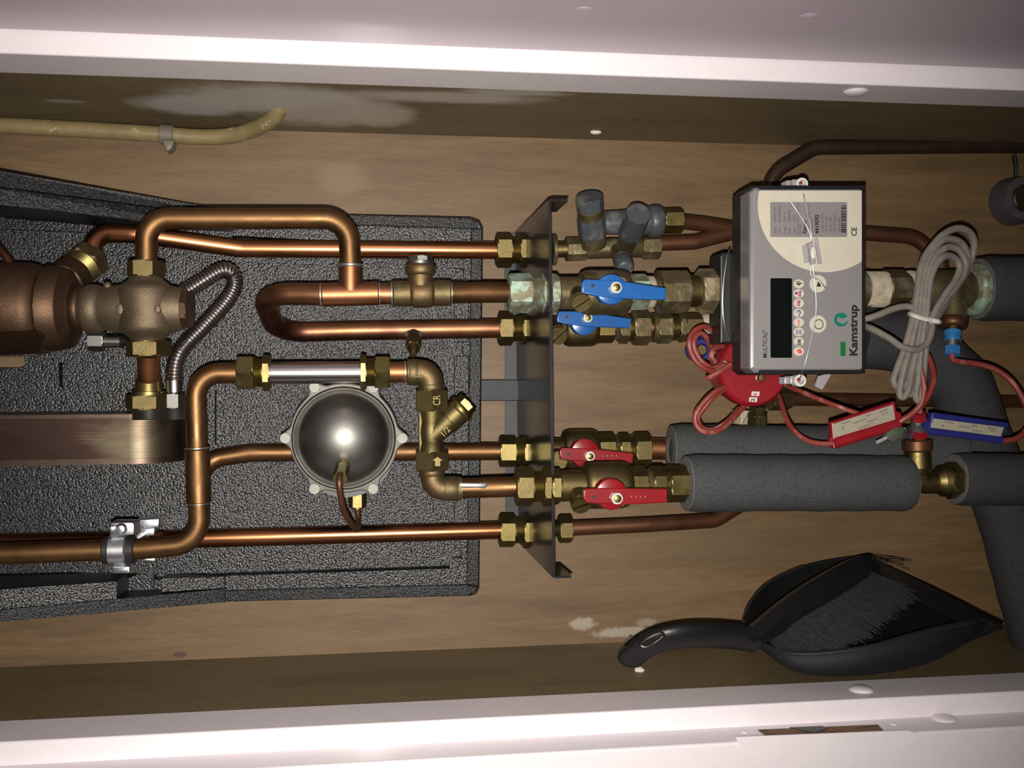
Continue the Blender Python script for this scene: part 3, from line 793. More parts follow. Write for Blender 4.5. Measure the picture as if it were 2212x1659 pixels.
# ------------------------------------------------------------------ steel dome (differential pressure regulator)
t = thing('diaphragm_housing', 'round stainless steel dome with six bolted ears below the straight steel tube', 'regulator', (743, 946, 1.06))
out = []
for i in range(144):
    a = 2 * PI * i / 144
    e = max(0.0, math.cos(3 * a)) if False else max(0.0, math.cos(6 * a))
    r = 119 + 20 * e ** 3.2
    out.append((743 + r * math.cos(a), 946 + r * math.sin(a)))
part('flange', slab(MB(), out, 1.058, 1.068, .0022), zinc, t)
HD = .027; AD = 101 * K(743, 946, 1.058); RD = (AD * AD + HD * HD) / (2 * HD); BM = math.asin(AD / RD)
C0 = P(743, 946, 1.058); kd = K(743, 946, 1.058)
m = MB(); m.lathe(C0 + Vector((0, .003, 0)), Vector((0, -1, 0)), [(0, 112 * kd), (.0065, 111 * kd), (.0085, 108 * kd), (.0078, 105 * kd), (.0065, 103 * kd), (.0078, 101 * kd)] + [(.0078 + RD * math.cos(b) - RD * math.cos(BM), RD * math.sin(b)) for b in [BM * (1 - i / 20) for i in range(0, 20)]] + [(.0078 + RD - RD * math.cos(BM), .0003)], 72)
part('dome', m, steel_dull, t)
m = MB(); seg(m, (743, 946, 1.155), (743, 946.01, 1.06), 'cyl', 946, 946.01, 10, axis=1) if False else None
m.lathe(P(752, 960, 1.15), Vector((0, -1, 0)), [(0, 92 * kd), (.05, 92 * kd), (.07, 104 * kd), (.085, 104 * kd)], 40); part('rear_body', m, black_plastic, t)
for i in range(6):
    a = PI / 3 * i
    c = P(743 + 126 * math.cos(a), 946 + 126 * math.sin(a), 1.058)
    m = MB(); m.hexa(c, Vector((0, -1, 0)), .005, 12.5 * kd, phase=a); part('bolt', m, zinc, t, smooth=False)
A, B = (742, 1000, 1.04), (734, 1036, 1.0)
segs(t, A, B, [('gland', 'cyl', 1000, 1008, 30, brass), ('gland', 'ring', 1008, 1014, 24, brass), ('gland', 'hex', 1013, 1034, 34, brass)], axis=1)
segs(t, (772, 1055, 1.085), (772, 1110, 1.085), [('gland', 'hex', 1066, 1096, 38, brass), ('gland', 'cyl', 1094, 1100, 24, brass)], axis=1)
t = thing('capillary_tube', 'thin brown copper capillary hooking out of the steel dome', 'pipe', (745, 1090, 1.0))
part('tube', MB().tube(spline([P(*p) for p in [(735, 1024, 1.0), (733, 1040, .992), (735, 1066, .994), (742, 1100, 1.005), (755, 1126, 1.02), (766, 1140, 1.04), (772, 1142, 1.06), (774, 1125, 1.078), (772, 1094, 1.085)]], 8), 7.0 * K(740, 1080, 1.0), 14), copper_brown, t)

# ------------------------------------------------------------------ pipe clamps
def clamp(label, x, y, Y, ring_d, front=True):
    t = thing('pipe_clamp', label, 'pipe clamp', (x, y, Y))
    A, B = (x - 60, y + 1.5, Y), (x + 60, y - 1.5, Y)
    if front:
        segs(t, A, B, [('lining', 'cyl', x - 36, x + 33, ring_d - 6, rubber), ('band', 'cyl', x - 24, x + 15, ring_d, chrome)])
        yb = Y - .004
        m = MB(); slab(m, [(x - 24, y - 56), (x - 20, y - 60), (x + 26, y - 60), (x + 30, y - 55), (x + 30, y - 32), (x - 24, y - 28)], yb - .010, yb + .012, .002); part('ear', m, chrome, t)
        c = P(x + 3, y - 46, yb - .010); kq = K(x, y, Y)
        m = MB(); m.lathe(c, Vector((0, -1, 0)), [(0, 12 * kq), (.002, 12 * kq), (.0045, 8 * kq), (.005, 1 * kq)], 16); part('screw', m, chrome, t)
        m = MB(); m.lathe(P(x - 18, y - 46, yb - .010), Vector((0, -1, 0)), [(0, 6 * kq), (.0025, 5 * kq), (.003, 1 * kq)], 12); part('rivet', m, chrome, t)
        m = MB(); slab(m, rrect(x - 19, y + 35, x + 20, y + 51, 4), yb - .006, yb + .012, .0015); part('ear', m, chrome, t)
    else:
        segs(t, A, B, [('lining', 'cyl', x - 16, x + 14, ring_d - 5, rubber), ('band', 'cyl', x - 14, x + 12, ring_d, chrome)])
        m = MB(); slab(m, [(x - 24, y - 40), (x + 26, y - 42), (x + 26, y - 24), (x - 22, y - 20)], Y - .016, Y + .008, .0015); part('ear', m, chrome, t)
        m = MB(); slab(m, [(x - 16, y - 22), (x + 18, y - 23), (x + 16, y - 6), (x - 14, y - 2)], Y - .013, Y + .008, .0015); part('ear', m, chrome, t)
        m = MB(); slab(m, rrect(x - 16, y + 42, x + 18, y + 50, 2), Y - .014, Y + .006, .001); part('ear', m, chrome, t)
    m = MB(); m.tube([P(x, y, Y + .008), Vector((P(x, y, Y).x, YE - .001, P(x, y, Y).z))], .004, 10); part('stud', m, chrome, t)
    return t
clamp('chrome clamp with a black rubber lining around the front copper pipe', 260, 1188, YH, 66)
clamp('chrome clamp half hidden behind the front clamp, around the rear copper pipe', 317, 1163, YL, 56, False)

# ------------------------------------------------------------------ black steel bracket
t = thing('mounting_bracket', 'long black steel bracket that all the pipes pass through', 'bracket', (1150, 840, 1.1))
f0 = [P(1184, 432, 1.0), P(1193, 1247, 1.0)]
b0 = [P(1113, 500, 1.185), P(1120, 1172, 1.185)]
dz = Vector((0, 0, -.003))
part('plate', MB().rings([[f0[0], f0[1], b0[1], b0[0]], [p + dz for p in (f0[0], f0[1], b0[1], b0[0])]]), black_steel, t, smooth=False)
ff = [P(1090, 512, 1.186), P(1093, 1166, 1.186)]
part('rear_flange', MB().rings([[ff[0], ff[1], b0[1], b0[0]], [p + Vector((0, .003, 0)) for p in (ff[0], ff[1], b0[1], b0[0])]]), black_matt_steel, t, smooth=False)
for (y_, s_) in ((432, -1), (1247, 1)):
    a = P(1185 if s_ < 0 else 1193, y_, 1.0)
    c = a + Vector((0, .032, -.0055 - .0055))
    part('end_tab', MB().box(c, Vector((.0012, 0, 0)), Vector((0, .032, 0)), Vector((0, 0, .0085))), black_steel, t, smooth=False)
part('strap', slab(MB(), [(1036.5, 820), (1124, 820), (1124, 866), (1036, 866)], 1.178, 1.184, .001), black_matt_steel, t, smooth=False)

# ------------------------------------------------------------------ compression fittings on the bracket
def fitting(label, y, Y, xs, ds, mat, y2=None, m2=None):
    A, B = (1060, y, Y), (1240, y if y2 is None else y2, Y)
    t = thing('compression_fitting', label, 'pipe fitting', (1130, y, Y))
    n0, n1, t1, c1 = xs
    segs(t, A, B, [('nut', 'hex', n0, n1, ds[0], mat), ('thread', 'thr', n1 - 1, t1, ds[1], m2 or brass), ('collar', 'hex', t1 - 1, c1, ds[2], mat)])
    return t
fitting('brass compression fitting highest on the bracket, beside the grey capped valves', 541, YL, (1071, 1104, 1121, 1139), (76, 58, 76), brass_cast)
t = fitting('pale green corroded brass fitting on the bracket', 633, 1.03, (1098, 1147, 1170, 1184), (86, 70, 88), brass_green, m2=brass_green)
segs(t, (1060, 633, 1.03), (1240, 633, 1.03), [('collar', 'hex', 1188, 1205, 84, brass_green), ('crust', 'cyl', 1094, 1104, (44, 62), brass_green)])
fitting('brass compression fitting on the hairpin pipe, below the green one', 710, YL, (1076, 1106, 1127, 1140), (74, 58, 68), brass_cast)
fitting('brass compression fitting on the pipe from behind the dome', 975, YL, (1078, 1113, 1130, 1144), (68, 58, 70), brass)
t = fitting('big brass compression fitting at the end of the pipe with the solder run', 1050, 1.01, (1113, 1150, 1172, 1187), (86, 70, 88), brass_cast)
segs(t, (1060, 1050, 1.01), (1240, 1050, 1.01), [('collar', 'hex', 1188, 1209, 80, brass)])
t = fitting('brass compression fitting lowest on the bracket, on the longest pipe', 1145, YL, (1078, 1111, 1129, 1147), (74, 58, 80), brass)
segs(t, (1060, 1146, YL), (1260, 1141, YL), [('thread', 'thr', 1160, 1208, 36, brass), ('tail_nut', 'hex', 1206, 1234, 62, brass_cast)])

# ------------------------------------------------------------------ ball valves
def lever(root, pts, Yf, hub, nut, hole, mat, marks=None, th=.0055, kd_=1.0):
    m = MB()
    slab(m, pts, Yf, Yf + th, .0014)
    h = part('lever', m, mat, root); weighted(h)
    m = MB(); slab(m, circ(hub[0], hub[1], hub[2], n=36), Yf + .0015, Yf + .013, .0012); part('lever_hub', m, mat, h)
    c = P(nut[0], nut[1], Yf); kq = K(nut[0], nut[1], Yf)
    m = MB(); m.hexa(c + Vector((0, .0005, 0)), Vector((0, -1, 0)), .005, nut[2] * kq); part('nut', m, nut_mat, h, smooth=False)
    m = MB(); m.lathe(c, Vector((0, -1, 0)), [(0, nut[2] * .6 * kq), (.0068, nut[2] * .6 * kq), (.0074, nut[2] * .3 * kq)], 14); part('stem', m, brass, h)
    m = MB(); slab(m, circ(hole[0], hole[1], 4, n=12), Yf - .0002, Yf + .002); part('hole', m, black_plastic, h)
    if marks:
        for i in range(4):
            m = MB(); slab(m, circ(marks[0] + i * 10, marks[1], 2.6, 5.5, n=10), Yf - .0007, Yf + .001); part('raised_mark', m, mat, h)
    return h
def plug(root, p0, p1, d, mat, ang=.8):
    a, b = P(*p0), P(*p1); ax = (b - a); L = ax.length
    r = d * K(*p1) / 2
    m = MB(); m.lathe(a, ax, [(0, r * .95), (L * .6, r * .95), (L * .62, r * 1.06), (L - .005, r * 1.06)], 28)
    part('drain_plug', m, mat, root)
    _, u, w_ = frame(ax)
    uu = u * math.cos(ang) + w_ * math.sin(ang); ww = -u * math.sin(ang) + w_ * math.cos(ang)
    for s in (-1, 1):
        pts = []
        for i in range(17):
            t_ = math.acos(.10); aa = -(PI / 2 - math.asin(.15)) + (PI - 2 * math.asin(.15)) * i / 16
            pts.append(b - ax.normalized() * .0052 + uu * (r * s * math.cos(aa)) + ww * (r * math.sin(aa)))
        part('plug_face', MB().prism(pts, ax.normalized() * .0052), mat, root)
# big blue
Yv = 1.03
t = thing('ball_valve', 'large blue handled ball valve with a limescaled body', 'valve', (1320, 632, Yv))
A, B = (1200, 633, Yv), (1560, 628, Yv + .008)
segs(t, A, B, [('body', 'cyl', 1204, 1258, 70, brass_grimy), ('body', 'drum', 1250, 1356, (98, 72), brass_grimy), ('hex_end', 'hex', 1350, 1394, 78, brass_green), ('thread', 'thr', 1392, 1408, 68, cream_tape), ('tail', 'cyl', 1404, 1422, 66, brass_grimy)])
lever(t, [(1262, 603), (1300, 604), (1340, 606), (1440, 622), (1438, 648), (1384, 647), (1329, 644), (1290, 640), (1258, 633), (1257, 612)], .972, (1321, 625, 33), (1329, 622, 14), (1280, 617), blue_paint)
m = MB(); m.lathe(P(1322, 626, Yv - .015), Vector((0, -1, 0)), [(0, .013), (.028, .011)], 20); part('gland', m, brass_grimy, t)
plug(t, (1247, 634, 1.02), (1256, 655, .993), 40, brass_cast, .75)
# small blue
t = thing('ball_valve', 'smaller blue handled ball valve with a clean brass body', 'valve', (1262, 709, YL))
A, B = (1180, 711, YL), (1560, 706, YL)
segs(t, A, B, [('body', 'cyl', 1188, 1224, 56, brass_cast), ('body', 'drum', 1216, 1288, (78, 62), brass_cast), ('hex_end', 'hex', 1286, 1322, 64, brass), ('thread', 'thr', 1320, 1336, 50, brass_grimy)])
lever(t, [(1207, 672), (1240, 672), (1276, 675), (1365, 688), (1361, 709), (1278, 706), (1230, 702), (1204, 696), (1203, 684)], 1.083, (1262, 696, 28), (1268, 687, 11), (1224, 684), blue_paint)
m = MB(); m.lathe(P(1263, 699, YL - .012), Vector((0, -1, 0)), [(0, .010), (.03, .009)], 20); part('gland', m, brass, t)
plug(t, (1197, 708, 1.125), (1206, 726, 1.10), 40, brass_cast, .8)
# small red
t = thing('ball_valve', 'upper red handled ball valve between the pipe behind the dome and the rear foam tube', 'valve', (1262, 975, YL))
A, B = (1180, 975, YL), (1480, 969, YL)
segs(t, A, B, [('body', 'cyl', 1186, 1222, 58, brass_cast), ('body', 'drum', 1214, 1290, (94, 70), brass_cast), ('hex_end', 'hex', 1286, 1324, 78, brass), ('thread', 'thr', 1322, 1336, 62, brass_grimy)])
lever(t, [(1213, 967), (1250, 968), (1300, 971), (1369, 979), (1367, 1001), (1290, 998), (1240, 996), (1211, 992), (1209, 976)], 1.078, (1264, 979, 31), (1273, 985, 11.5), (1229, 982), red_paint, (1304, 987))
m = MB(); m.lathe(P(1265, 980, YL - .012), Vector((0, -1, 0)), [(0, .010), (.034, .009)], 20); part('gland', m, brass, t)
plug(t, (1203, 985, 1.12), (1206, 998, 1.095), 38, brass, .4)
# big red
t = thing('ball_valve', 'lower and larger red handled ball valve beside the front foam tube', 'valve', (1320, 1049, 1.015))
A, B = (1190, 1050, 1.012), (1490, 1044, 1.018)
segs(t, A, B, [('body', 'cyl', 1206, 1266, 68, brass_cast), ('body', 'drum', 1258, 1358, (102, 80), brass_cast), ('hex_end', 'hex', 1352, 1391, 82, brass), ('thread', 'thr', 1389, 1404, 66, brass_grimy)])
lever(t, [(1264, 1056), (1300, 1054), (1354, 1055), (1442, 1056), (1442, 1086), (1349, 1091), (1300, 1089), (1268, 1087), (1260, 1076), (1261, 1062)], .958, (1321, 1068, 34), (1331, 1076, 14), (1282, 1074), red_paint, (1366, 1076))
m = MB(); m.lathe(P(1322, 1064, 1.0), Vector((0, -1, 0)), [(0, .013), (.028, .011)], 20); part('gland', m, brass, t)
plug(t, (1250, 1066, 1.0), (1255, 1094, .985), 42, brass, .5)

# end fittings after the valves
def coupling(label, A, B, lst):
    t = thing('brass_coupling', label, 'pipe fitting', ((A[0] + B[0]) / 2, (A[1] + B[1]) / 2, A[2]))
    segs(t, A, B, lst); return t
A, B = (1200, 633, Yv), (1560, 628, Yv + .008)
coupling('brown stained brass coupling between the large blue valve and the meter', A, B, [('nut', 'oct', 1418, 1478, 98, brass_grimy), ('neck', 'cyl', 1476, 1508, 70, brass), ('block', 'hex', 1506, 1556, 98, block_brass)])
A, B = (1180, 711, YL), (1560, 706, YL)
coupling('brass coupling following the smaller blue valve', A, B, [('collar', 'hex', 1332, 1354, 68, brass_grimy), ('thread', 'thr', 1353, 1363, 60, brass), ('nut', 'hex', 1362, 1398, 76, brass_grimy)])
pipe('tiny piece of copper pipe between two brass couplings beside the smaller blue valve', [(1392, 707, YL), (1404, 707, YL), (1420, 707, YL)], 36, 0, copper)
coupling('brass coupling tucked beside the coiled red cables', A, B, [('washer', 'cyl', 1405, 1416, 64, brass_grimy), ('nut', 'hex', 1414, 1446, 70, brass_grimy), ('thread', 'thr', 1444, 1464, 58, brass), ('collar', 'hex', 1462, 1475, 66, brass_grimy), ('hex_end', 'hex', 1474, 1512, 62, brass_old)])
solo('paste_covered_joint', seg(MB(), A, B, 'rnd', 1510, 1560, 58), cream_tape, 'lumpy joint coated with pale sealing paste, half behind the red coil', 'pipe fitting')
A, B = (1180, 975, YL), (1480, 969, YL)
coupling('brass coupling between the upper red valve and its copper stub', A, B, [('collar', 'hex', 1332, 1356, 74, brass), ('thread', 'thr', 1354, 1368, 64, brass), ('nut', 'hex', 1366, 1401, 76, brass_cast)])
pipe('short fat copper stub entering the rear foam tube', [(1396, 969, YL), (1430, 970, YL), (1500, 971, YL)], 48, 0, copper)
A, B = (1190, 1050, 1.012), (1490, 1044, 1.018)
coupling('brass coupling pushed against the front foam tube', A, B, [('collar', 'hex', 1402, 1431, 80, brass), ('thread', 'thr', 1429, 1440, 74, brass), ('nut', 'hex', 1438, 1482, 82, brass), ('lip', 'cyl', 1480, 1490, 70, copper_brown)])

# ------------------------------------------------------------------ inlet safety group with grey caps
t = thing('safety_group', 'brass safety valve group with three grey plastic caps', 'valve', (1330, 530, YL))
A, B = (1180, 540, YL), (1430, 533, YL)
segs(t, A, B, [('washer', 'cyl', 1192, 1200, 66, brass_grimy), ('tail_pipe', 'cyl', 1196, 1228, 35, brass), ('nut', 'oct', 1222, 1262, 55, brass_grimy), ('body', 'rnd', 1258, 1390, 44, brass_grimy), ('nut', 'hex', 1385, 1424, 54, brass_grimy)])
A, B = (1282, 532, 1.125), (1272, 420, 1.09)
segs(t, A, B, [('bonnet', 'cyl', 532, 505, 56, brass_grimy), ('cap_collar', 'oct', 508, 468, 62, grey_plastic), ('band', 'cyl', 470, 450, 58, brass_grimy), ('cap', 'oct', 452, 424, 60, grey_plastic)], axis=1)
A, B = (1300, 482, YL - .005), (1480, 476, YL - .005)
segs(t, A, B, [('outlet_arm', 'cyl', 1298, 1400, (50, 58), grey_plastic), ('outlet_disc', 'rnd', 1396, 1432, 70, grey_plastic), ('outlet_nut', 'hex', 1431, 1472, 56, brass)])
A, B = (1350, 534, YL - .01), (1380, 460, 1.06)
segs(t, A, B, [('knob_neck', 'cyl', 534, 500, 42, brass_grimy), ('knob', 'oct', 503, 461, 55, grey_plastic)], axis=1)
A, B = (1338, 540, YL - .012), (1350, 582, YL - .045)
segs(t, A, B, [('check_neck', 'cyl', 540, 562, 40, brass_grimy), ('check_cap', 'rnd', 560, 583, (42, 40), grey_plastic)], axis=1)
pipe('brown copper drain pipe from the grey outlet disc to behind the meter', [(1466, 478, YL - .005), (1520, 484, YL), (1640, 502, YL + .01)], 33, 0, copper_brown)
pipe('brown copper pipe curving up behind the meter and on to the cable bundle', [(1418, 526, YL), (1500, 523, YL), (1580, 503, YL + .005), (1700, 500, YL + .01), (1870, 504, YL + .01), (1975, 512, YL + .01), (2030, 556, YL + .01), (2040, 620, YL + .02)], 32, 60, copper_brown)
pipe('dark oxidised copper pipe bending along the top corner above the meter', [(1640, 500, 1.165), (1670, 372, 1.165), (1760, 318, 1.165), (2620, 312, 1.165)], 33, 70, copper_dark)
pipe('brown copper pipe from the lowest bracket fitting, bending behind the front foam tube', [(1230, 1141, YL), (1400, 1133, YL), (1545, 1124, YL + .01), (1615, 1080, YL + .02), (1660, 1000, YL + .02)], 33, 60, copper_brown)
pipe('thin dark copper pipe running behind the red water meter along the panel', [(1690, 862, 1.17), (1900, 864, 1.188), (2620, 871, 1.188)], 29, 0, copper_brown)

# ------------------------------------------------------------------ foam pipe insulation
def foam_tube(label, pts, d, mat=foam, rad=0, ends=(1, 1), hole=.42, name='foam_tube'):
    q = [P(*p) for p in pts]
    kq = K(*pts[len(pts) // 2]); r = d * kq / 2
    if rad: q = fillet(q, rad * kq, 10)
    q = resample(q, .012) + [q[-1]]
    t = thing(name, label, 'pipe insulation', pts[len(pts) // 2])
    m = MB().tube(q, [r * (1 + .012 * math.sin(i * 1.7) + .008 * math.sin(i * .6)) * (.96 if i in (0, len(q) - 1) else 1) for i in range(len(q))], 36)
    part('sleeve', m, mat, t)
    for e, (p, dr_) in zip(ends, ((q[0], q[0] - q[1]), (q[-1], q[-1] - q[-2]))):
        if e:
            m = MB(); m.lathe(p - dr_.normalized() * .002, dr_, [(0, r * .96), (.003, r * .93), (.0036, r * (hole + .1)), (.0015, r * hole)], 32); part('cut_end', m, foam_cut, t)
    return t
foam_tube('thick grey foam tube in front, beside the lower red valve', [(1482, 1044, 1.018), (1700, 1043, 1.02), (1958, 1044, 1.022)], 122)
foam_tube('grey foam tube behind the front one, beside the upper red valve', [(1450, 973, 1.10), (1750, 975, 1.09), (2072, 976, 1.078)], 112, ends=(1, 0))
foam_tube('short grey foam tube cut off by the picture edge, right of the cable bundle', [(2112, 624, 1.06), (2200, 624, 1.06), (2620, 627, 1.06)], 138, foam_dark)
foam_tube('short grey foam tube cut off by the picture edge, right of the brass elbow', [(2062, 1035, 1.025), (2180, 1036, 1.025), (2600, 1040, 1.025)], 113, foam_dark)
foam_tube('bent grey foam tube curving behind the blue tag and on past the dustpan', [(1850, 726, 1.142), (1985, 742, 1.142), (2075, 830, 1.142), (2120, 960, 1.142), (2180, 1110, 1.125), (2250, 1360, 1.10), (2290, 1500, 1.10)], 132, foam_dark, 90, ends=(0, 0))

# ------------------------------------------------------------------ meter
YM = 0.955
mt = thing('heat_meter', 'grey and cream heat meter box with a dark display and two round buttons', 'meter', (1745, 600, .98))
fr = [(1620, 414), (1632, 404), (1858, 404), (1866, 412), (1866, 796), (1858, 803), (1632, 806), (1620, 796)]
part('cover', slab(MB(), fr, YM, YM + .026, .003), cover_grey, mt, smooth=False)
part('case', slab(MB(), [(1609, 412), (1624, 400), (1860, 400), (1869, 408), (1868, 800), (1860, 808), (1622, 810), (1609, 800)], YM + .020, YM + .056, .002), black_plastic, mt, smooth=False)
fp = part('front_panel', slab(MB(), rrect(1627, 411, 1862, 797, 5), YM - .0008, YM + .002, .0004), face_silver, mt, 'silver front panel', smooth=False)
# rim of black round the panel
for pts in ([(1640, 401), (1868, 401), (1868, 409), (1640, 409)], [(1863, 409), (1869, 401), (1869, 806), (1863, 799)], [(1640, 799), (1864, 799), (1868, 807), (1640, 808)]):
    part('rim', slab(MB(), pts, YM - .0004, YM + .03), black_plastic, mt, smooth=False)
def clip_circle():
    o = []
    for i in range(97):
        a = 2 * PI * i / 96
        o.append((min(1861.5, 1783 + 146 * math.cos(a)), max(411.8, 442 + 146 * math.sin(a))))
    return o
Yp = YM - .0008
part('cream_field', slab(MB(), clip_circle(), Yp - .0003, Yp + .0005), face_cream, fp, 'cream round field', smooth=False)
part('data_plate', slab(MB(), rrect(1664, 436.5, 1830, 512, 3), Yp - .0006, Yp), label_grey, fp, smooth=False)
part('display', slab(MB(), rrect(1664.5, 601, 1711, 773, 3), Yp - .0004, Yp + .0005), lcd, fp, 'dark display', smooth=False)
yt = Yp - .0007
icons = [613, 634, 655, 676, 696.5, 717, 738, 759]
for i, y in enumerate(icons):
    part('icon_disc', slab(MB(), circ(1725.5, y, 11.2, 9.6, 24), Yp - .0003, Yp + .0004), face_cream, fp, smooth=False)
Yi = Yp - .0005
def ic(pts, mat): part('icon', slab(MB(), pts, Yi, Yi + .0003), mat, fp, smooth=False)
ic([(1720, 611.5), (1732, 611), (1733, 613), (1727, 614), (1727, 617), (1724, 617), (1724, 614), (1720, 614)], ink)
ic([(1719, 607.5), (1729, 607.5), (1729, 609.5), (1719, 609.5)], ink_grey)
ic(circ(1720.5, 633.5, 3.2, n=12), ink_blue); ic([(1724, 631), (1728, 627), (1730, 628), (1729, 635), (1727, 641), (1724, 640), (1726, 635)], ink_red); ic([(1729, 627), (1731, 627), (1730, 635), (1730, 641), (1727, 641), (1729, 635)], ink_blue)
ic([(1722, 651), (1724, 647.5), (1727, 652), (1724, 657), (1725, 661), (1722, 661), (1722, 656)], ink_red); ic([(1727, 648), (1729.5, 649), (1727.5, 656), (1728, 661), (1725.5, 661), (1726, 655)], ink_blue)
ic([(1720, 675), (1724, 669), (1729, 670), (1730, 677), (1726, 681), (1728, 684), (1726.5, 685), (1724, 681), (1727.5, 677), (1727, 672), (1724.5, 671.5), (1722, 676)], ink_blue)
ic([(1723, 691), (1726, 690), (1727, 693), (1726, 699), (1727, 704), (1725, 704), (1724, 699), (1725, 694)], ink_red)
text(fp, 'Σ', 1731, 722, Yi - .0001, 11, ink_blue)
ic([(1720, 712.5), (1732, 712.5), (1732, 713.5), (1720, 713.5)], ink_blue); ic([(1720, 721), (1732, 721), (1732, 722), (1720, 722)], ink_blue)
ic([(1723, 733), (1731, 733), (1729, 738), (1731, 742), (1723, 742), (1724, 738)], ink_grey); ic([(1721, 743.5), (1731, 743.5), (1731, 745.5), (1721, 745.5)], ink)
ic([(1721, 756), (1729, 753), (1733, 759), (1732, 764), (1724, 763)], ink_red)
for y in (613, 700):
    part('button', slab(MB(), circ(1767.5, y, 18, 19, 32), Yp - .0010, Yp + .0004, .0003), face_cream, fp, smooth=False)
ic2 = lambda pts, mat: part('icon', slab(MB(), pts, Yp - .0012, Yp - .0008), mat, fp, smooth=False)
ic2([(1768, 607), (1774, 619), (1764, 619)], ink)
o = circ(1769, 700.5, 10, 11, 32); i_ = circ(1769, 700.5, 8.3, 9.2, 32)
m = MB(); m.rings([[P(x, y, Yp - .0012) for x, y in o], [P(x, y, Yp - .0012) for x, y in i_]], cap=False); part('icon', m, ink, fp, smooth=False)
# green emblem (a disc with an angular notch), small green window
em = [(1817 + 15 * math.cos(a), 690.5 + 15 * math.sin(a)) for a in [math.radians(9 + (333 - 9) * i / 40) for i in range(41)]]
part('emblem', slab(MB(), em + [(1820.5, 688.8), (1809.2, 683.2), (1808.2, 694.8), (1822, 700.6)], Yi, Yi + .0004), green_print, fp, smooth=False)
part('window', slab(MB(), rrect(1815.8, 738.5, 1826.5, 769, 1), Yi, Yi + .0006), green_leaf, fp, smooth=False)
text(fp, 'Kamstrup', 1851.5, 769.5, Yi, 17.3, ink, bold=.8, sx=1.13, name='wordmark')
text(fp, 'MULTICAL', 1657.0, 773.5, Yi, 9.6, ink, bold=.06, sx=.87, name='wordmark')
text(fp, '®', 1652.5, 719, Yi, 6, ink)
text(fp, 'C', 1850.5, 510.5, Yi - .0002, 12, ink, bold=.2); text(fp, 'E', 1850.5, 499, Yi - .0002, 12, ink, bold=.2)
T = Yp - .00075
for x, s1, s2 in ((1677, 'Type', '66C02A1189'), (1687, 'S/N', '4419592/2001'), (1698, 'Prog', '4319119'), (1708, 'Con.', '100000000'), (1719, 'Impl.', '100,00')):
    text(fp, s1, x, 505, T, 6, ink_grey, sx=.85); text(fp, s2, x, 480, T, 6, ink_grey, sx=.72)
text(fp, 'Plaatsing', 1730.5, 505, T, 5, ink_grey, sx=.8); text(fp, 'Retour', 1742, 505, T, 8.5, ink, bold=.25, sx=.85)
text(fp, 'Meternummer', 1756, 505, T, 5, ink_grey, sx=.8); text(fp, '4419592', 1769, 505, T, 9, ink, bold=.35, sx=.92)
for x, s in ((1779.5, 'Pt 500 - EN 60751'), (1788, 'θ: 10°C - 160°C'), (1797, 'Δθ: 3K - 150K'), (1805.5, 'EN 1434 Klasse A'), (1816, '2001 09 0000')):
    text(fp, s, x, 500, T, 6, ink_grey, sx=.62)
for x in (1724, 1748):
    part('rule', slab(MB(), [(x - .6, 438), (x + .6, 438), (x + .6, 508), (x - .6, 508)], T, T + .0002), ink_grey, fp, smooth=False)
random.seed(3)
m = MB(); y = 444.0
while y < 501:
    wv = random.choice((.8, 1.2, 1.8, 2.4)); slab(m, [(1817, y), (1828, y), (1828, y + wv), (1817, y + wv)], T, T + .0002); y += wv + random.choice((.7, 1.0, 1.6))
part('barcode', m, ink, fp, smooth=False)
# flow sensor behind
t = thing('flow_sensor', 'black plastic flow sensor head sticking out behind the left side of the meter', 'sensor', (1565, 645, 1.03))
part('head', slab(MB(), [(1556, 552), (1562, 545), (1580, 545), (1700, 548), (1700, 742), (1556, 742)], 1.015, 1.05, .002), black_plastic, t, smooth=False)
part('pipe_body', seg(MB(), (1540, 628, 1.055), (1900, 626, 1.055), 'cyl', 1552, 1875, 84), brass_grimy, t)
# sealed pipe joint to the right
t = thing('pipe_joint', 'hemp wrapped pipe joint coming out of the right side of the meter', 'pipe fitting', (1950, 624, 1.045))
A, B = (1860, 625, 1.05), (2120, 625, 1.06)
segs(t, A, B, [('wrap', 'thr', 1866, 1910, 78, cream_tape), ('nut', 'hex', 1906, 1952, 86, brass_grimy), ('wrap', 'rnd', 1950, 1980, 82, cream_tape), ('tee_body', 'rnd', 1978, 2096, 84, brass_grimy), ('ring', 'rnd', 2088, 2116, 116, brass_green)])
segs(t, (2060, 640, 1.05), (2058, 720, 1.04), [('branch', 'cyl', 640, 690, 56, brass_grimy), ('branch_ring', 'rnd', 686, 710, 62, copper_brown)], axis=1)

# ------------------------------------------------------------------ sensors and their tags
def sensor(label, A, B, lst):
    t = thing('temperature_sensor', label, 'sensor', A)
    segs(t, A, B, lst, axis=1); return t
sensor('blue and chrome temperature sensor hanging below the hemp wrapped joint', (2058, 706, 1.04), (2057, 770, 1.03), [('neck', 'cyl', 706, 716, 34, brass), ('sleeve', 'cyl', 715, 726, 36, sky_plastic), ('ridge', 'ring', 725, 731, 31, sky_plastic), ('sleeve', 'cyl', 730, 737, 35, sky_plastic), ('bezel', 'cyl', 736, 750, 30, chrome), ('gland', 'hex', 749, 767, 34, sky_plastic)])
sensor('red and chrome temperature sensor standing in the brass elbow', (1986, 955, 1.02), (1986, 890, 1.005), [('neck', 'cyl', 955, 940, 36, brass), ('sleeve', 'hex', 941, 924, 40, red_plastic), ('bezel', 'cyl', 925, 906, 38, chrome), ('gland', 'hex', 907, 892, 28, red_plastic)])
t = thing('sensor_elbow', 'brass elbow with a sensor branch between the two front foam tubes', 'pipe fitting', (1990, 1040, 1.02))
